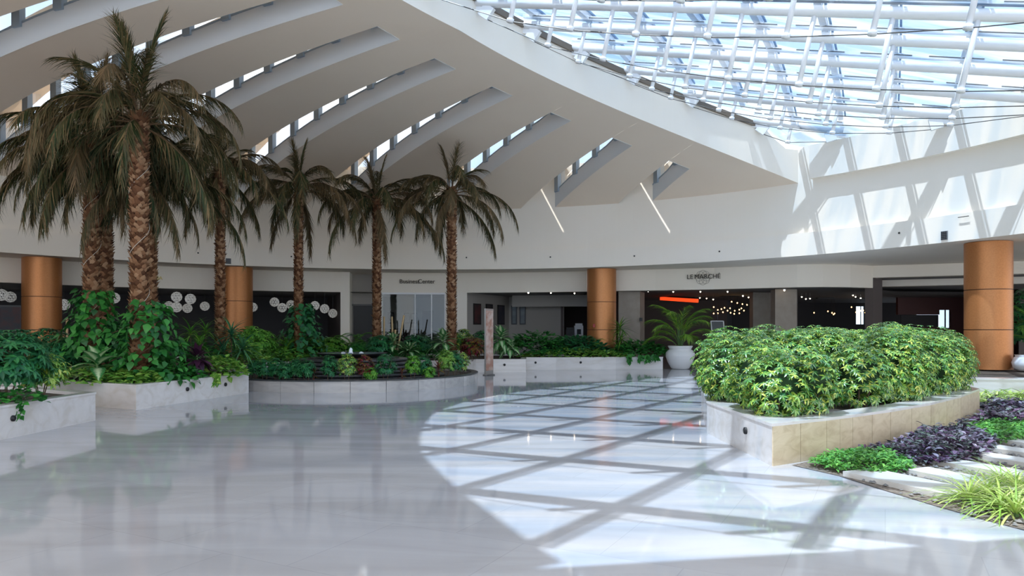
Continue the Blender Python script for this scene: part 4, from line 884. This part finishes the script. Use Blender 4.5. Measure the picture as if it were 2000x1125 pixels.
# pebbles between the slabs
pb = MB(); rg = random.Random(3)
for _ in range(2300):
    x = rg.uniform(3.7, 8.4); y = rg.uniform(5.6, 10.2)
    if not inpoly((x, y), GB) or (x-3.6)*.55+(y-7.8)*-.0 > 3.2: continue
    r = rg.uniform(.014, .034); z = .008+r*.4; n0 = len(pb.v); a = rg.uniform(0, 3)
    for i in range(6): t_ = a+i*PI/3; pb.v.append((x+math.cos(t_)*r*rg.uniform(.8, 1.3), y+math.sin(t_)*r, z))
    pb.v.append((x, y, z+r*.7)); pb.f += [(n0+i, n0+(i+1) % 6, n0+6) for i in range(6)]
o = obj('pebbles', pb, mat('grey_pebbles', (.13, .13, .13), .6, noise=((.26, .24, .22), 9, .35, .65))); tag(o, 'grey pebbles strewn between the stepping slabs', 'pebbles', kind='stuff')
def cover(name, label, poly, n, tpl, size, m, h, seed, kind=None, cat='ground cover'):
    rg = random.Random(seed); lv = Leaves(rg); xs = [p[0] for p in poly]; ys = [p[1] for p in poly]; cnt = 0
    blobs = [(rg.uniform(min(xs), max(xs)), rg.uniform(min(ys), max(ys)), rg.uniform(.15, .35)) for _ in range(30)]
    edge = inset(poly, .18)
    while cnt < n:
        p = (rg.uniform(min(xs), max(xs)), rg.uniform(min(ys), max(ys)))
        if not inpoly(p, poly): continue
        e = 1.0 if inpoly(p, edge) else .5; bl = max([math.exp(-((p[0]-x)**2+(p[1]-y)**2)/(r*r)) for x, y, r in blobs]+[0]); z = h*e*(.45+.55*bl)*rg.uniform(.35, 1)+.02
        lv.add(tpl, (p[0], p[1], z), sph(rg.uniform(0, 6.28), rg.uniform(-.25, .8)), (rg.uniform(-.4, .4), rg.uniform(-.4, .4), 1), size*rg.uniform(.7, 1.3)); cnt += 1
    o = lv.build(name, m, None, origin=(sum(xs)/len(xs), sum(ys)/len(ys), .01)); return tag(o, label, cat, kind=kind)
cover('green_groundcover', 'bright green low ground cover beside the tan planter corner', [(3.45, 8.35), (3.6, 7.95), (3.95, 7.75), (4.45, 7.95), (4.75, 8.6), (4.55, 9.0), (4.2, 8.98), (3.85, 8.78)], 2900, SM, .062, M['green2'], .17, 1, 'stuff')
cover('purple_groundcover', 'glossy dark purple ground cover along the tan planter wall', [(4.45, 9.15), (4.6, 8.45), (5.05, 8.3), (5.75, 8.75), (6.7, 9.9), (6.85, 10.9), (6.2, 10.55), (5.3, 9.75)], 3600, OV, .095, M['bluepurple'], .30, 2, 'stuff')
cover('green_groundcover', 'bright green low ground cover between the two purple patches', [(6.5, 10.4), (6.9, 9.95), (7.7, 10.3), (8.6, 11.2), (8.4, 12.3), (7.6, 11.8), (6.85, 11.1)], 2600, SM, .075, M['green2'], .17, 3, 'stuff')
cover('purple_groundcover', 'dark purple ground cover at the right edge behind the green patch', [(7.6, 11.95), (8.5, 11.5), (9.6, 11.9), (10.4, 13.2), (10.2, 14.6), (9.3, 14.4), (8.85, 13.3)], 3400, OV, .11, M['bluepurple'], .28, 4, 'stuff')
cover('grassy_groundcover', 'yellow-green grassy ground cover before the white ledge at right', [(9.4, 15.2), (10.6, 14.6), (13.5, 14.8), (15, 17.4), (9.8, 17.0)], 2600, NAR, .26, M['lirio'], .16, 5, 'stuff')
for x, y, s, lb in ((1893, 985, .40, 'leftmost variegated grass tuft at the bottom right garden edge'), (1928, 975, .40, 'second variegated grass tuft, just behind the leftmost one'), (1955, 1000, .42, 'large variegated grass tuft in front of the slab ends'), (1985, 1012, .42, 'variegated grass tuft nearest the marble at the right frame edge'), (1985, 962, .42, 'variegated grass tuft at the right frame edge beside the slabs'), (1955, 952, .36, 'green-tinged grass tuft touching the end of the second slab'), (2015, 985, .4, 'variegated grass tuft cut by the right frame edge')):
    d = EYE*F/(y-HZ); rosette('lily_turf', lb, 'grass tuft', ((x-1000)/F*d, d, .01), 60, s, STRN, M['lirio'], 1.35, .25, .05, 'variegated grass tufts at the garden corner', .09)
# ------------------------------------------------------------------ white ledge behind the right garden, pots beyond
LG = [(9.9, 17.6), (19, 16.2), (26, 19), (24, 25.5), (16, 27.5), (11.5, 24), (9.7, 19)]
planter(LG, 'low white stone ledge at the far right under the copper column', .42, soil=.03, wid=.5)
t = thing('potted_palm', 'round white pot with a light green feather palm beside the far planter', 'potted plant', (*at(1328.5, 29.2), 0)); c = at(1328.5, 29.2)
b = MB(); b.lathe([(.30, 0), (.36, .03), (.50, .28), (.585, .52), (.58, .66), (.50, .76), (.43, .80), (.46, .86), (.50, .93), (.48, .95), (.42, .93), (.38, .82)], *c, 56); obj('pot', b, M['pot'], t, True)
b = MB(); b.poly([(c[0]+math.cos(2*PI*k/32)*.40, c[1]+math.sin(2*PI*k/32)*.40, .86) for k in range(32)]); obj('soil', b, M['soil'], t)
rg = random.Random(9)
for i in range(15):
    q = i/14; a = i*2.39996+1.0; lv, rb = frond_mesh(rg, rg.uniform(1.5, 1.95), 1.5-.6*q, 1.5+.6*q, .36, 40, .35); cc, ss = math.cos(a), math.sin(a); R = np.array([[cc, ss, 0], [-ss, cc, 0], [0, 0, 1]]); off = np.array([c[0]+.1*cc, c[1]+.1*ss, .90+.55*(1-q)])
    lv.V = [v @ R+off for v in lv.V]; f = lv.build('frond', M['areca'], t); rb.v = [tuple(np.array(v) @ R+off) for v in rb.v]; rb.tube([(c[0]+.06*cc, c[1]+.06*ss, .84), tuple(off)], .02, 6); o = obj('stalk', rb, M['stem'], None, origin=(c[0], c[1], 0)); o.parent = f
t = thing('white_pot', 'white glazed pot cut by the right edge of the picture, on the ledge', 'pot', (*at(2008, 20.5), .42)); c = at(2008, 20.5)
b = MB(); b.lathe([(.25, .42), (.36, .5), (.40, .66), (.34, .8), (.30, .84), (.33, .88)], *c, 40); obj('pot_body', b, M['pot'], t, True)
umbrella('umbrella_shrub', 'tall dark foliage beyond the right copper column', 'shrub', (*at(2010, 25.5), .4), 2.6, .9, 240, M['schef'], .2)
areca('feather_palm', 'tall feather palm at the right frame edge behind the column', 'palm', (*at(2030, 24.0), .4), 1.2, 9, 1.7, M['fern'], leaf=.36)
# ------------------------------------------------------------------ slim signboard
x, d = 955, 25.2; p = at(x, d); t = thing('signboard', 'slim standing signboard seen almost edge-on left of the far planter', 'sign', (*p, 0))
b = MB(); b.box(p[0], p[1], .02, .42, .30, .015); obj('base_plate', b, M['slate'], t)
b = MB(); b.box(p[0], p[1], 1.18, .04, .62, 2.32, -.28-.15); obj('frame', b, mat('steel_edge', (.45, .42, .40), .3, .7), t)
pm = mat('poster_print', (.42, .22, .16), .4, noise=((.62, .50, .44), 2.6, .4, .62, (1, 1, 1.6)))
b = MB(); b.box(p[0]+.024, p[1]-.008, 1.22, .012, .54, 2.1, -.43); obj('poster', b, pm, t)
b = MB(); b.box(p[0]-.024, p[1]+.008, 1.22, .012, .54, 2.1, -.43); obj('poster', b, pm, t)
# ------------------------------------------------------------------ pendants of pierced white balls
import bmesh
bmm = bmesh.new(); bmesh.ops.create_icosphere(bmm, subdivisions=2, radius=.235); mb_ = bpy.data.meshes.new('pierced_ball'); bmm.to_mesh(mb_); bmm.free()
def ballmesh():
    b = MB(); e = set()
    for p in mb_.polygons:
        for a, c in p.edge_keys: e.add((min(a, c), max(a, c)))
    for a, c in sorted(e): b.beam(mb_.vertices[a].co, mb_.vertices[c].co, .024, .012, up=tuple((mb_.vertices[a].co+mb_.vertices[c].co)))
    me = bpy.data.meshes.new('pierced_ball'); me.from_pydata(b.v, [], b.f); me.materials.append(M['shade']); return me
BM = ballmesh()
pend = [(345, 580, 31.0, 'upper left ball of the cluster between tallest palm and slim palm'), (372, 584, 31, 'upper right ball of the cluster between tallest palm and slim palm'), (345, 600, 31.5, 'lower middle ball of the cluster between tallest palm and slim palm'), (366, 602, 32.5, 'smaller ball at the lower right of the cluster beside the tallest palm'),
 (400, 598, 33.5, 'small ball standing apart, left of the slim palm by the second column'), (330, 597, 34, 'dim ball at the left end of the cluster by the tallest palm'), (223, 582, 29.5, 'ball right of the palm pair wrapped in vines'), (125, 595, 29.0, 'ball right beside the far-left copper column'), (3, 576, 27.5, 'ball at the very left frame edge'), (20, 580, 30, 'dim ball left of the far-left copper column'),
 (536, 590, 33, 'leftmost bright ball right of the second copper column'), (551, 601, 33, 'lower ball left of the palm behind the fountain'), (568, 595, 34, 'ball hidden half by the palm behind the fountain'), (615, 597, 33.5, 'ball right of the palm behind the fountain'), (634, 603, 33.5, 'rightmost bright ball near the white pier'), (650, 612, 34.5, 'dimmest lowest ball before the white pier'), (494, 600, 34, 'dim ball just right of the second copper column')]
for x, y, d, lb in pend:
    p = at(x, d); z = zy(y, d); t = thing('pendant_lamp', 'pierced white pendant '+lb, 'pendant lamp', (*p, z), 'pierced white ball pendants in the dark restaurant'); t['_local'] = 1
    o = bpy.data.objects.new('ball_shade', BM); COL.objects.link(o); o.parent = t; s = .95 if d < 32 else .9; o.scale = (s, s, s)
    b = MB(); b.tube([(0, 0, .2), (0, 0, 3.31-z)], .006, 4); obj('cord', b, M['cable'], t)
# dim framed panel at the far left
p = at(18, 28.5); t = thing('framed_panel', 'dark framed picture low on the wall at the left frame edge', 'picture', (*p, .9))
b = MB(); b.box(p[0], p[1], 1.95, 1.0, .08, 1.25, .5); obj('frame', b, M['picframe'], t)
b = MB(); b.box(p[0]+.02, p[1]-.05, 1.95, .86, .02, 1.1, .5); obj('picture', b, mat('dark_red_print', (.06, .015, .015), .5, noise=((.02, .02, .03), 3, .4, .6)), t)
# ------------------------------------------------------------------ pictures in corridor, office fittings
def picture(a, b_, z0, z1, label, col, off=.03):
    a = Vector(a); b_ = Vector(b_); m_ = (a+b_)/2; L = (b_-a).length; rz = math.atan2(b_.y-a.y, b_.x-a.x); nrm = Vector((b_.y-a.y, -(b_.x-a.x))).normalized(); c = m_+nrm*off
    t = thing('picture', label, 'picture', (c.x, c.y, z0), 'tall black-framed pictures in the corridor')
    k = MB(); k.box(c.x, c.y, (z0+z1)/2, L, .04, z1-z0, rz); obj('frame', k, M['picframe'], t)
    c2 = c+nrm*.025; k = MB(); k.box(c2.x, c2.y, (z0+z1)/2, L-.12, .01, z1-z0-.12, rz); obj('print', k, mat('print', col[0], .3, noise=(col[1], 2.5, .4, .6)), t)
A0 = Vector(ringx(912, RB+.3)); A1 = Vector(ringx(994, 24.5)); A2 = Vector(ringx(1101, 24.5))
def onseg(a, b_, x):
    q = (x-1000)/F; dx, dy = b_.x-a.x, b_.y-a.y; t_ = (q*a.y-a.x)/(dx-q*dy); return a+(b_-a)*t_
def pict(a, b_, x0, x1, y0, y1, lb, col):
    p, q = onseg(a, b_, x0), onseg(a, b_, x1); m_ = (p+q)/2; picture(p, q, zy(y1, m_.y), zy(y0, m_.y), lb, col)
pict(A0, A1, 924, 938, 593, 634, 'tall reddish picture in the corridor, left of the signboard', ((.10, .03, .03), (.03, .02, .02)))
pict(A0, A1, 948, 961, 594, 634, 'dark corridor picture directly behind the signboard', ((.03, .03, .035), (.06, .04, .04)))
pict(A0, A1, 971, 984, 596, 634, 'dark bluish picture right of the signboard on the angled wall', ((.03, .03, .05), (.07, .05, .06)))
pict(A1, A2, 999, 1010, 597, 634, 'left picture of the pair on the corridor back wall', ((.08, .10, .09), (.04, .05, .05)))
pict(A1, A2, 1015, 1027, 597, 634, 'right picture of the pair on the corridor back wall', ((.09, .11, .10), (.05, .06, .06)))
O0, O1 = Vector(ringx(745, 25)), Vector(ringx(1000, 25))
pict(O0, O1, 758, 770, 610, 632, 'left framed picture behind the office glass', ((.20, .19, .18), (.28, .27, .25)))
pict(O0, O1, 789, 801, 611, 632, 'middle framed picture behind the office glass', ((.20, .19, .18), (.28, .27, .25)))
pict(O0, O1, 803, 815, 611, 632, 'right framed picture behind the office glass', ((.20, .19, .18), (.28, .27, .25)))
d = bpy.data.objects.new('door_2', None); COL.objects.link(d); d['kind'] = 'structure'; p, q = onseg(O0, O1, 825), onseg(O0, O1, 846); d.location = (p.x, p.y-.1, 0)
k = MB(); k.wall([(p.x, p.y-.06), (q.x, q.y-.06)], 0, 2.6, .05); obj('door_leaf', k, M['black'], d)
p = onseg(O0, O1, 783); t = thing('sideboard', 'low dark red sideboard behind the office glass', 'sideboard', (p.x, p.y-.5, 0))
k = MB(); k.box(p.x, p.y-.45, .8, 1.9, .5, 1.6); obj('cabinet_body', k, mat('dark_red_wood', (.06, .018, .014), .5), t); k = MB(); k.box(p.x, p.y-.45, 1.62, 2.0, .56, .05); obj('top', k, M['black'], t)
# drinks machines seen in the dark doorway
p = at(1130, 35.5); t = thing('drinks_machine', 'white drinks machine in the dark doorway left of the copper column', 'machine', (*p, 1.0)); b = MB(); b.box(*p, 1.55, .42, .4, .5); b.box(p[0], p[1]-.12, 1.85, .34, .2, .12); obj('machine_body', b, M['pot'], t); b = MB(); b.box(p[0], p[1]-.21, 1.5, .2, .03, .25); obj('dispenser', b, M['black'], t)
p = at(1113, 35.3); t = thing('coffee_machine', 'black coffee machine left of the white one in the dark doorway', 'machine', (*p, 1.0)); b = MB(); b.box(*p, 1.45, .36, .4, .3); b.box(p[0], p[1], 1.66, .3, .34, .1); obj('machine_body', b, M['black'], t); b = MB(); b.box(p[0], p[1]-.22, 1.3, .28, .1, .04); obj('drip_tray', b, M['slate'], t)
p = at(1121, 35.5); t = thing('counter', 'dark counter under the drinks machines in the doorway', 'counter', (*p, 0)); b = MB(); b.box(*p, .62, 1.2, .5, 1.22); obj('counter_body', b, M['darkroom'], t); b = MB(); b.box(*p, 1.25, 1.26, .56, .05); obj('counter_top', b, M['brownroom'], t)
# ------------------------------------------------------------------ restaurant fittings
a, b_ = Vector((*at(1291, 38.0), zy(583, 38.0))), Vector((*at(1362, 34.0), zy(587.5, 34.0)))
t = thing('light_strip', 'glowing red light strip under the restaurant ceiling', 'light strip', tuple((a+b_)/2)); k = MB(); k.beam(a, b_, .12, .17); obj('glowing_tube', k, M['redglow'], t)
k = MB(); k.beam(a+Vector((0, 0, .13)), b_+Vector((0, 0, .13)), .2, .06); obj('housing', k, M['picframe'], t)
def spot(x, y, d, label, r=.032, m='bulbw', drop=False):
    p = at(x, d); z = zy(y, d); zc = z+.09
    t = thing('ceiling_light', label, 'ceiling light', (*p, z), 'small downlights'); k = MB(); k.lathe([(r*.3, z-r), (r, z-r*.3), (r, z+r*.5), (r*.4, z+r)], *p, 10); obj('bulb', k, M[m], t)
    k = MB(); k.lathe([(r*1.6, z+r*.6), (r*2.0, z+r*1.6), (r*.8, z+r*1.8)], *p, 12); k.tube([(*p, z+r*1.6), (*p, max(z+r*2, 3.32))], .006, 4); obj('housing', k, M['pot'], t)
for x, y, d, lb in ((1032, 572, 32.0, 'brightest downlight over the picture corridor'), (1076, 572.5, 32.2, 'middle downlight over the picture corridor'), (1122, 573, 32.2, 'downlight just left of the copper column'), (1216, 571, 32.6, 'downlight just right of the copper column'), (1266, 569, 32.4, 'second downlight right of the copper column'), (1315, 570, 32.2, 'downlight above the red light strip'), (1368, 570, 31.6, 'downlight below the restaurant sign'), (1421, 570, 31.0, 'downlight right of the restaurant sign'),
    (1253, 581, 36, 'tiny downlight deep behind the beige pier'), (1353, 579, 38, 'left spotlight right of the red strip end'), (1367, 582, 37, 'second spotlight right of the red strip'), (1380, 583, 36, 'third spotlight right of the red strip'), (1393, 585, 35, 'fourth spotlight right of the red strip'), (1451, 578, 36, 'bright spotlight left of the paired piers'), (1462, 581, 36, 'small spotlight next to the paired piers'), (1532, 567, 29.7, 'bright downlight on top of the wide beige pier'),
    (1566, 580, 34, 'left spotlight of the trio right of the wide pier'), (1574, 584, 33.5, 'middle spotlight of the trio right of the wide pier'), (1582, 583.5, 33.5, 'right spotlight of the trio right of the wide pier'), (1666, 577, 35, 'upper left spotlight before the curved wall'), (1671, 580, 35, 'middle spotlight before the curved wall'), (1681, 582.5, 35, 'lower right spotlight before the curved wall')):
    spot(x, y, d, lb, .035 if 'bright' in lb else .026)
rg = random.Random(8)
def cluster(label, x, y, d, pts):
    p = at(x, d); z = zy(y, d); t = thing('chandelier', label, 'chandelier', (*p, z))
    k = MB(); k.box(*p, 3.27, .9, .3, .05); obj('ceiling_plate', k, M['black'], t)
    for (px, py) in pts:
        q = at(px, d+rg.uniform(-.4, .4)); zz = zy(py, d); k = MB(); k.lathe([(.010, zz-.036), (.034, zz), (.010, zz+.036)], *q, 8); o = obj('bulb', k, M['bulb'], t)
        k = MB(); k.tube([(*q, zz+.04), (*q, 3.26)], .004, 3); obj('cord', k, M['cable'], t)
cluster('chandelier of many small warm bulbs in the restaurant behind the menu board', 1425, 600, 36, [(1394, 600), (1402, 605), (1409, 604), (1415, 601), (1412, 610), (1402, 612), (1394, 612), (1421, 607), (1426, 602), (1435, 607), (1427, 611), (1434, 613), (1444, 605), (1448, 602), (1453, 607), (1444, 612), (1429, 590), (1440, 592), (1450, 594), (1459, 595)])
cluster('small chandelier of warm bulbs before the bright far window', 1688, 607, 38, [(1663, 600), (1674, 605), (1672, 610), (1686, 606), (1690, 611), (1696, 609), (1700, 612), (1681, 607)])
cluster('small group of warm bulbs right of the wide beige pier', 1612, 611, 38, [(1590, 611), (1617, 608), (1625, 611), (1628, 614), (1630, 612)])
# menu board
p = at(1404, 31.0); t = thing('menu_board', 'leaning white-framed dark menu board right of the potted palm', 'board', (*p, 0))
k = MB(); z1 = zy(627, 31); zb = .75
def slant(zz): return p[0]+(zz-zb)*-.06
for sx in (-.27, .27): k.beam((p[0]+sx+.03, p[1], zb), (p[0]+sx-.04, p[1]+.12, z1), .035, .03)
k.beam((p[0]-.31, p[1]+.12, z1), (p[0]+.24, p[1]+.12, z1), .035, .03); k.beam((p[0]-.24, p[1], zb), (p[0]+.30, p[1], zb), .035, .03); obj('frame', k, M['white'], t)
k = MB(); k.quad((p[0]-.24, p[1]+.02, zb), (p[0]+.30, p[1]+.02, zb), (p[0]+.23, p[1]+.135, z1), (p[0]-.31, p[1]+.135, z1)); obj('panel', k, mat('board_panel', (.05, .06, .065), .3), t)
k = MB(); k.beam((p[0]+.02, p[1]+.3, 0), (p[0]-.02, p[1]+.14, z1+.35), .03, .03); k.beam((p[0]-.2, p[1]+.0, 0), (p[0]-.24, p[1]+.02, zb), .03, .03); k.beam((p[0]+.26, p[1], 0), (p[0]+.30, p[1]+.02, zb), .03, .03); obj('easel_leg', k, M['black'], t)
# dining chairs and tables dimly seen inside the restaurant
def chair(x, d, lb, rz=0.):
    p = at(x, d); t = thing('dining_chair', lb, 'chair', (*p, 0), 'dark dining chairs in the restaurant'); c = math.cos(rz); s = math.sin(rz)
    def L(u, v): return (p[0]+c*u-s*v, p[1]+s*u+c*v)
    k = MB(); k.box(*L(0, 0), .46, .46, .46, .06, rz); obj('seat', k, mat('chair_red', (.10, .03, .025), .6), t); k = MB(); k.box(*L(0, .21), .78, .44, .05, .5, rz); obj('backrest', k, M['brownroom'], t)
    for u in (-.2, .2):
        for v in (-.2, .2): k = MB(); k.box(*L(u, v), .215, .035, .035, .43, rz); obj('leg', k, M['black'], t)
def table(x, d, lb):
    p = at(x, d); t = thing('dining_table', lb, 'table', (*p, 0), 'dark dining tables in the restaurant'); k = MB(); k.box(*p, .74, .9, .9, .04); obj('tabletop', k, M['brownroom'], t); k = MB(); k.box(*p, .36, .08, .08, .72); obj('pedestal', k, M['black'], t); k = MB(); k.box(*p, .02, .5, .5, .03); obj('foot', k, M['black'], t)
table(1372, 33.6, 'dark table just right of the potted palm'); chair(1362, 33.0, 'dining chair left of the table by the potted palm', .4); chair(1382, 32.9, 'dining chair right of the table by the potted palm', -.5)
chair(1375, 34.6, 'dining chair behind the table by the potted palm', 3.1); table(1425, 34.8, 'dark table behind the menu board'); chair(1440, 34.2, 'dining chair right of the menu board', -.8)
# ------------------------------------------------------------------ lettering
def text(body, size, pos, rz, m, parent, ext=.02):
    cu = bpy.data.curves.new('letters', 'FONT'); cu.body = body; cu.size = size; cu.extrude = ext; cu.align_x = 'CENTER'; cu.align_y = 'CENTER'
    o = bpy.data.objects.new('letters', cu); COL.objects.link(o); dg = bpy.context.evaluated_depsgraph_get(); me = bpy.data.meshes.new_from_object(o.evaluated_get(dg)); bpy.data.objects.remove(o)
    me.name = 'letters'; me.materials.clear(); R = Matrix.Translation(Vector(pos)-(parent.location if parent else Vector())) @ Matrix.Rotation(rz, 4, 'Z') @ Matrix.Rotation(PI/2, 4, 'X'); me.transform(R)
    return link('letters', me, m, parent)
ml = mat('dark_bronze_letters', (.045, .032, .018), .5, .2)
c = ringx(815, RB-.06); t = thing('sign_lettering', 'dark raised lettering Business Center above the office glass', 'sign', (*c, zy(549.5, c[1])))
for w_, x_ in (('Business', 800), ('Center', 833)):
    c_ = ringx(x_, RB-.06); text(w_, .27, (*c_, zy(550, c_[1])), -math.radians(azx(x_, RB)), ml, t)
p0, p1 = Vector(lm[1]), Vector(lm[2]); q = onseg(p0, p1, 1373); nn = Vector((p1.y-p0.y, -(p1.x-p0.x))).normalized(); rz = math.atan2(p1.y-p0.y, p1.x-p0.x); q2 = q+nn*.10; zc = zy(541.5, q2.y)
t = thing('sign_lettering', 'dark raised lettering LE MARCHE over a flower-like ring ornament', 'sign', (q2.x, q2.y, zc))
for w_, x_ in (('LE', 1348), ('MARCHÉ', 1382)):
    q_ = onseg(p0, p1, x_)+nn*.10; text(w_, .27, (q_.x, q_.y, zc+.02), rz, ml, t)
k = MB(); ux = Vector((math.cos(rz), math.sin(rz), 0)); cc = Vector((q.x, q.y, zc-.01))+Vector((nn.x, nn.y, 0))*.03
for i in range(8):
    a = 2*PI*i/8; c0 = cc+ux*math.cos(a)*.16+Vector((0, 0, math.sin(a)*.16)); k.tube([c0+ux*math.cos(u)*.15+Vector((0, 0, math.sin(u)*.15)) for u in [2*PI*j/20 for j in range(21)]], .005, 4)
obj('ornament', k, mat('bronze_line', (.16, .13, .08), .5), t)
c = ringx(311, RB-.05); t = thing('sign_lettering', 'small gold letters on the beam right of the tallest palm trunk', 'sign', (*c, zy(543, c[1])))
text('BA', .20, (*c, zy(543.5, c[1])), -math.radians(azx(311, RB)), M['brass'], t)
# ------------------------------------------------------------------ small things fixed on the ring beam
def onring(x, y, r, w, h, th, name, m, label, cat, group=None, grid=False):
    a = azx(x, r); p = ring(a, r-th/2); z = zy(y, p[1]); rz = -math.radians(a); t = thing(name, label, cat, (*p, z), group); k = MB(); k.box(*p, z, w, th, h, rz); obj('cover', k, m, t)
    if grid:
        k = MB(); p2 = ring(a, r-th-.006)
        for i in range(5): k.box(*p2, z-h/2+h*(i+.5)/5, w*.86, .012, h*.06, rz)
        for i in (-1, 0, 1): k.box(p2[0]+math.cos(rz)*i*w*.28, p2[1]+math.sin(rz)*i*w*.28, z, .012, .012, h*.9, rz)
        obj('slat', k, M['black'], t)
gm = mat('grey_grille', (.22, .23, .24), .6)
onring(446, 510, 17.95, .20, .22, .03, 'speaker_grille', gm, 'grey grille on the ring beam above the second copper column', 'grille', None, True)
onring(1845, 460, 17.95, .20, .26, .03, 'speaker_grille', gm, 'grey grille on the sunlit ring beam left of the right copper column', 'grille', None, True)
for x, y, lb in ((387, 494, 'small dark sensor on the ring beam left of the slim palm'), (569, 501, 'small dark sensor beside the palm behind the fountain'), (751, 505, 'small dark sensor right of the palm straight behind the bowl'), (911, 503, 'small sensor on the ring beam right of the rightmost palm'), (1075, 502, 'small dark sensor left of the middle copper column'), (1239, 500, 'small dark sensor right of the middle copper column'), (1405, 491, 'small dark sensor on the ring beam above the restaurant sign'), (1756, 455, 'small dark sensor on the sunlit ring beam')):
    a = azx(x, 17.93); p = ring(a, 17.93); z = zy(y, p[1]); k = MB(); k.lathe([(.012, z-.03), (.03, z-.015), (.03, z+.015), (.012, z+.03)], *p, 10); place('sensor', k, M['black'], lb, 'sensor', 'sensors on the ring beam')
a = azx(1893, 17.9); p = ring(a, 17.88); z = zy(430, p[1]); k = MB(); k.beam((*p, z-.15), (*p, z+.12), .02, .02); q = ring(a, 17.6); k.beam((*p, z+.12), (*ring(a-1.0, 17.88), z+.12), .02, .02); place('wall_bracket', k, M['cable'], 'thin dark bracket on the sunlit wall above the right column', 'bracket')
p = at(1252, 31.7); k = MB(); k.box(p[0], p[1], zy(624, 31.7), .12, .05, .16); place('wall_switch', k, M['black'], 'small black control box on the beige pier right of the middle column', 'switch')
p = at(1160, 30.24); k = MB(); k.box(p[0], p[1]-.02, zy(636, 30.1), .09, .04, .14); place('call_point', k, mat('red_box', (.35, .03, .02), .5), 'small dark red box on the middle copper column', 'alarm box')
for o in bpy.data.objects:
    if '_local' in o: del o['_local']
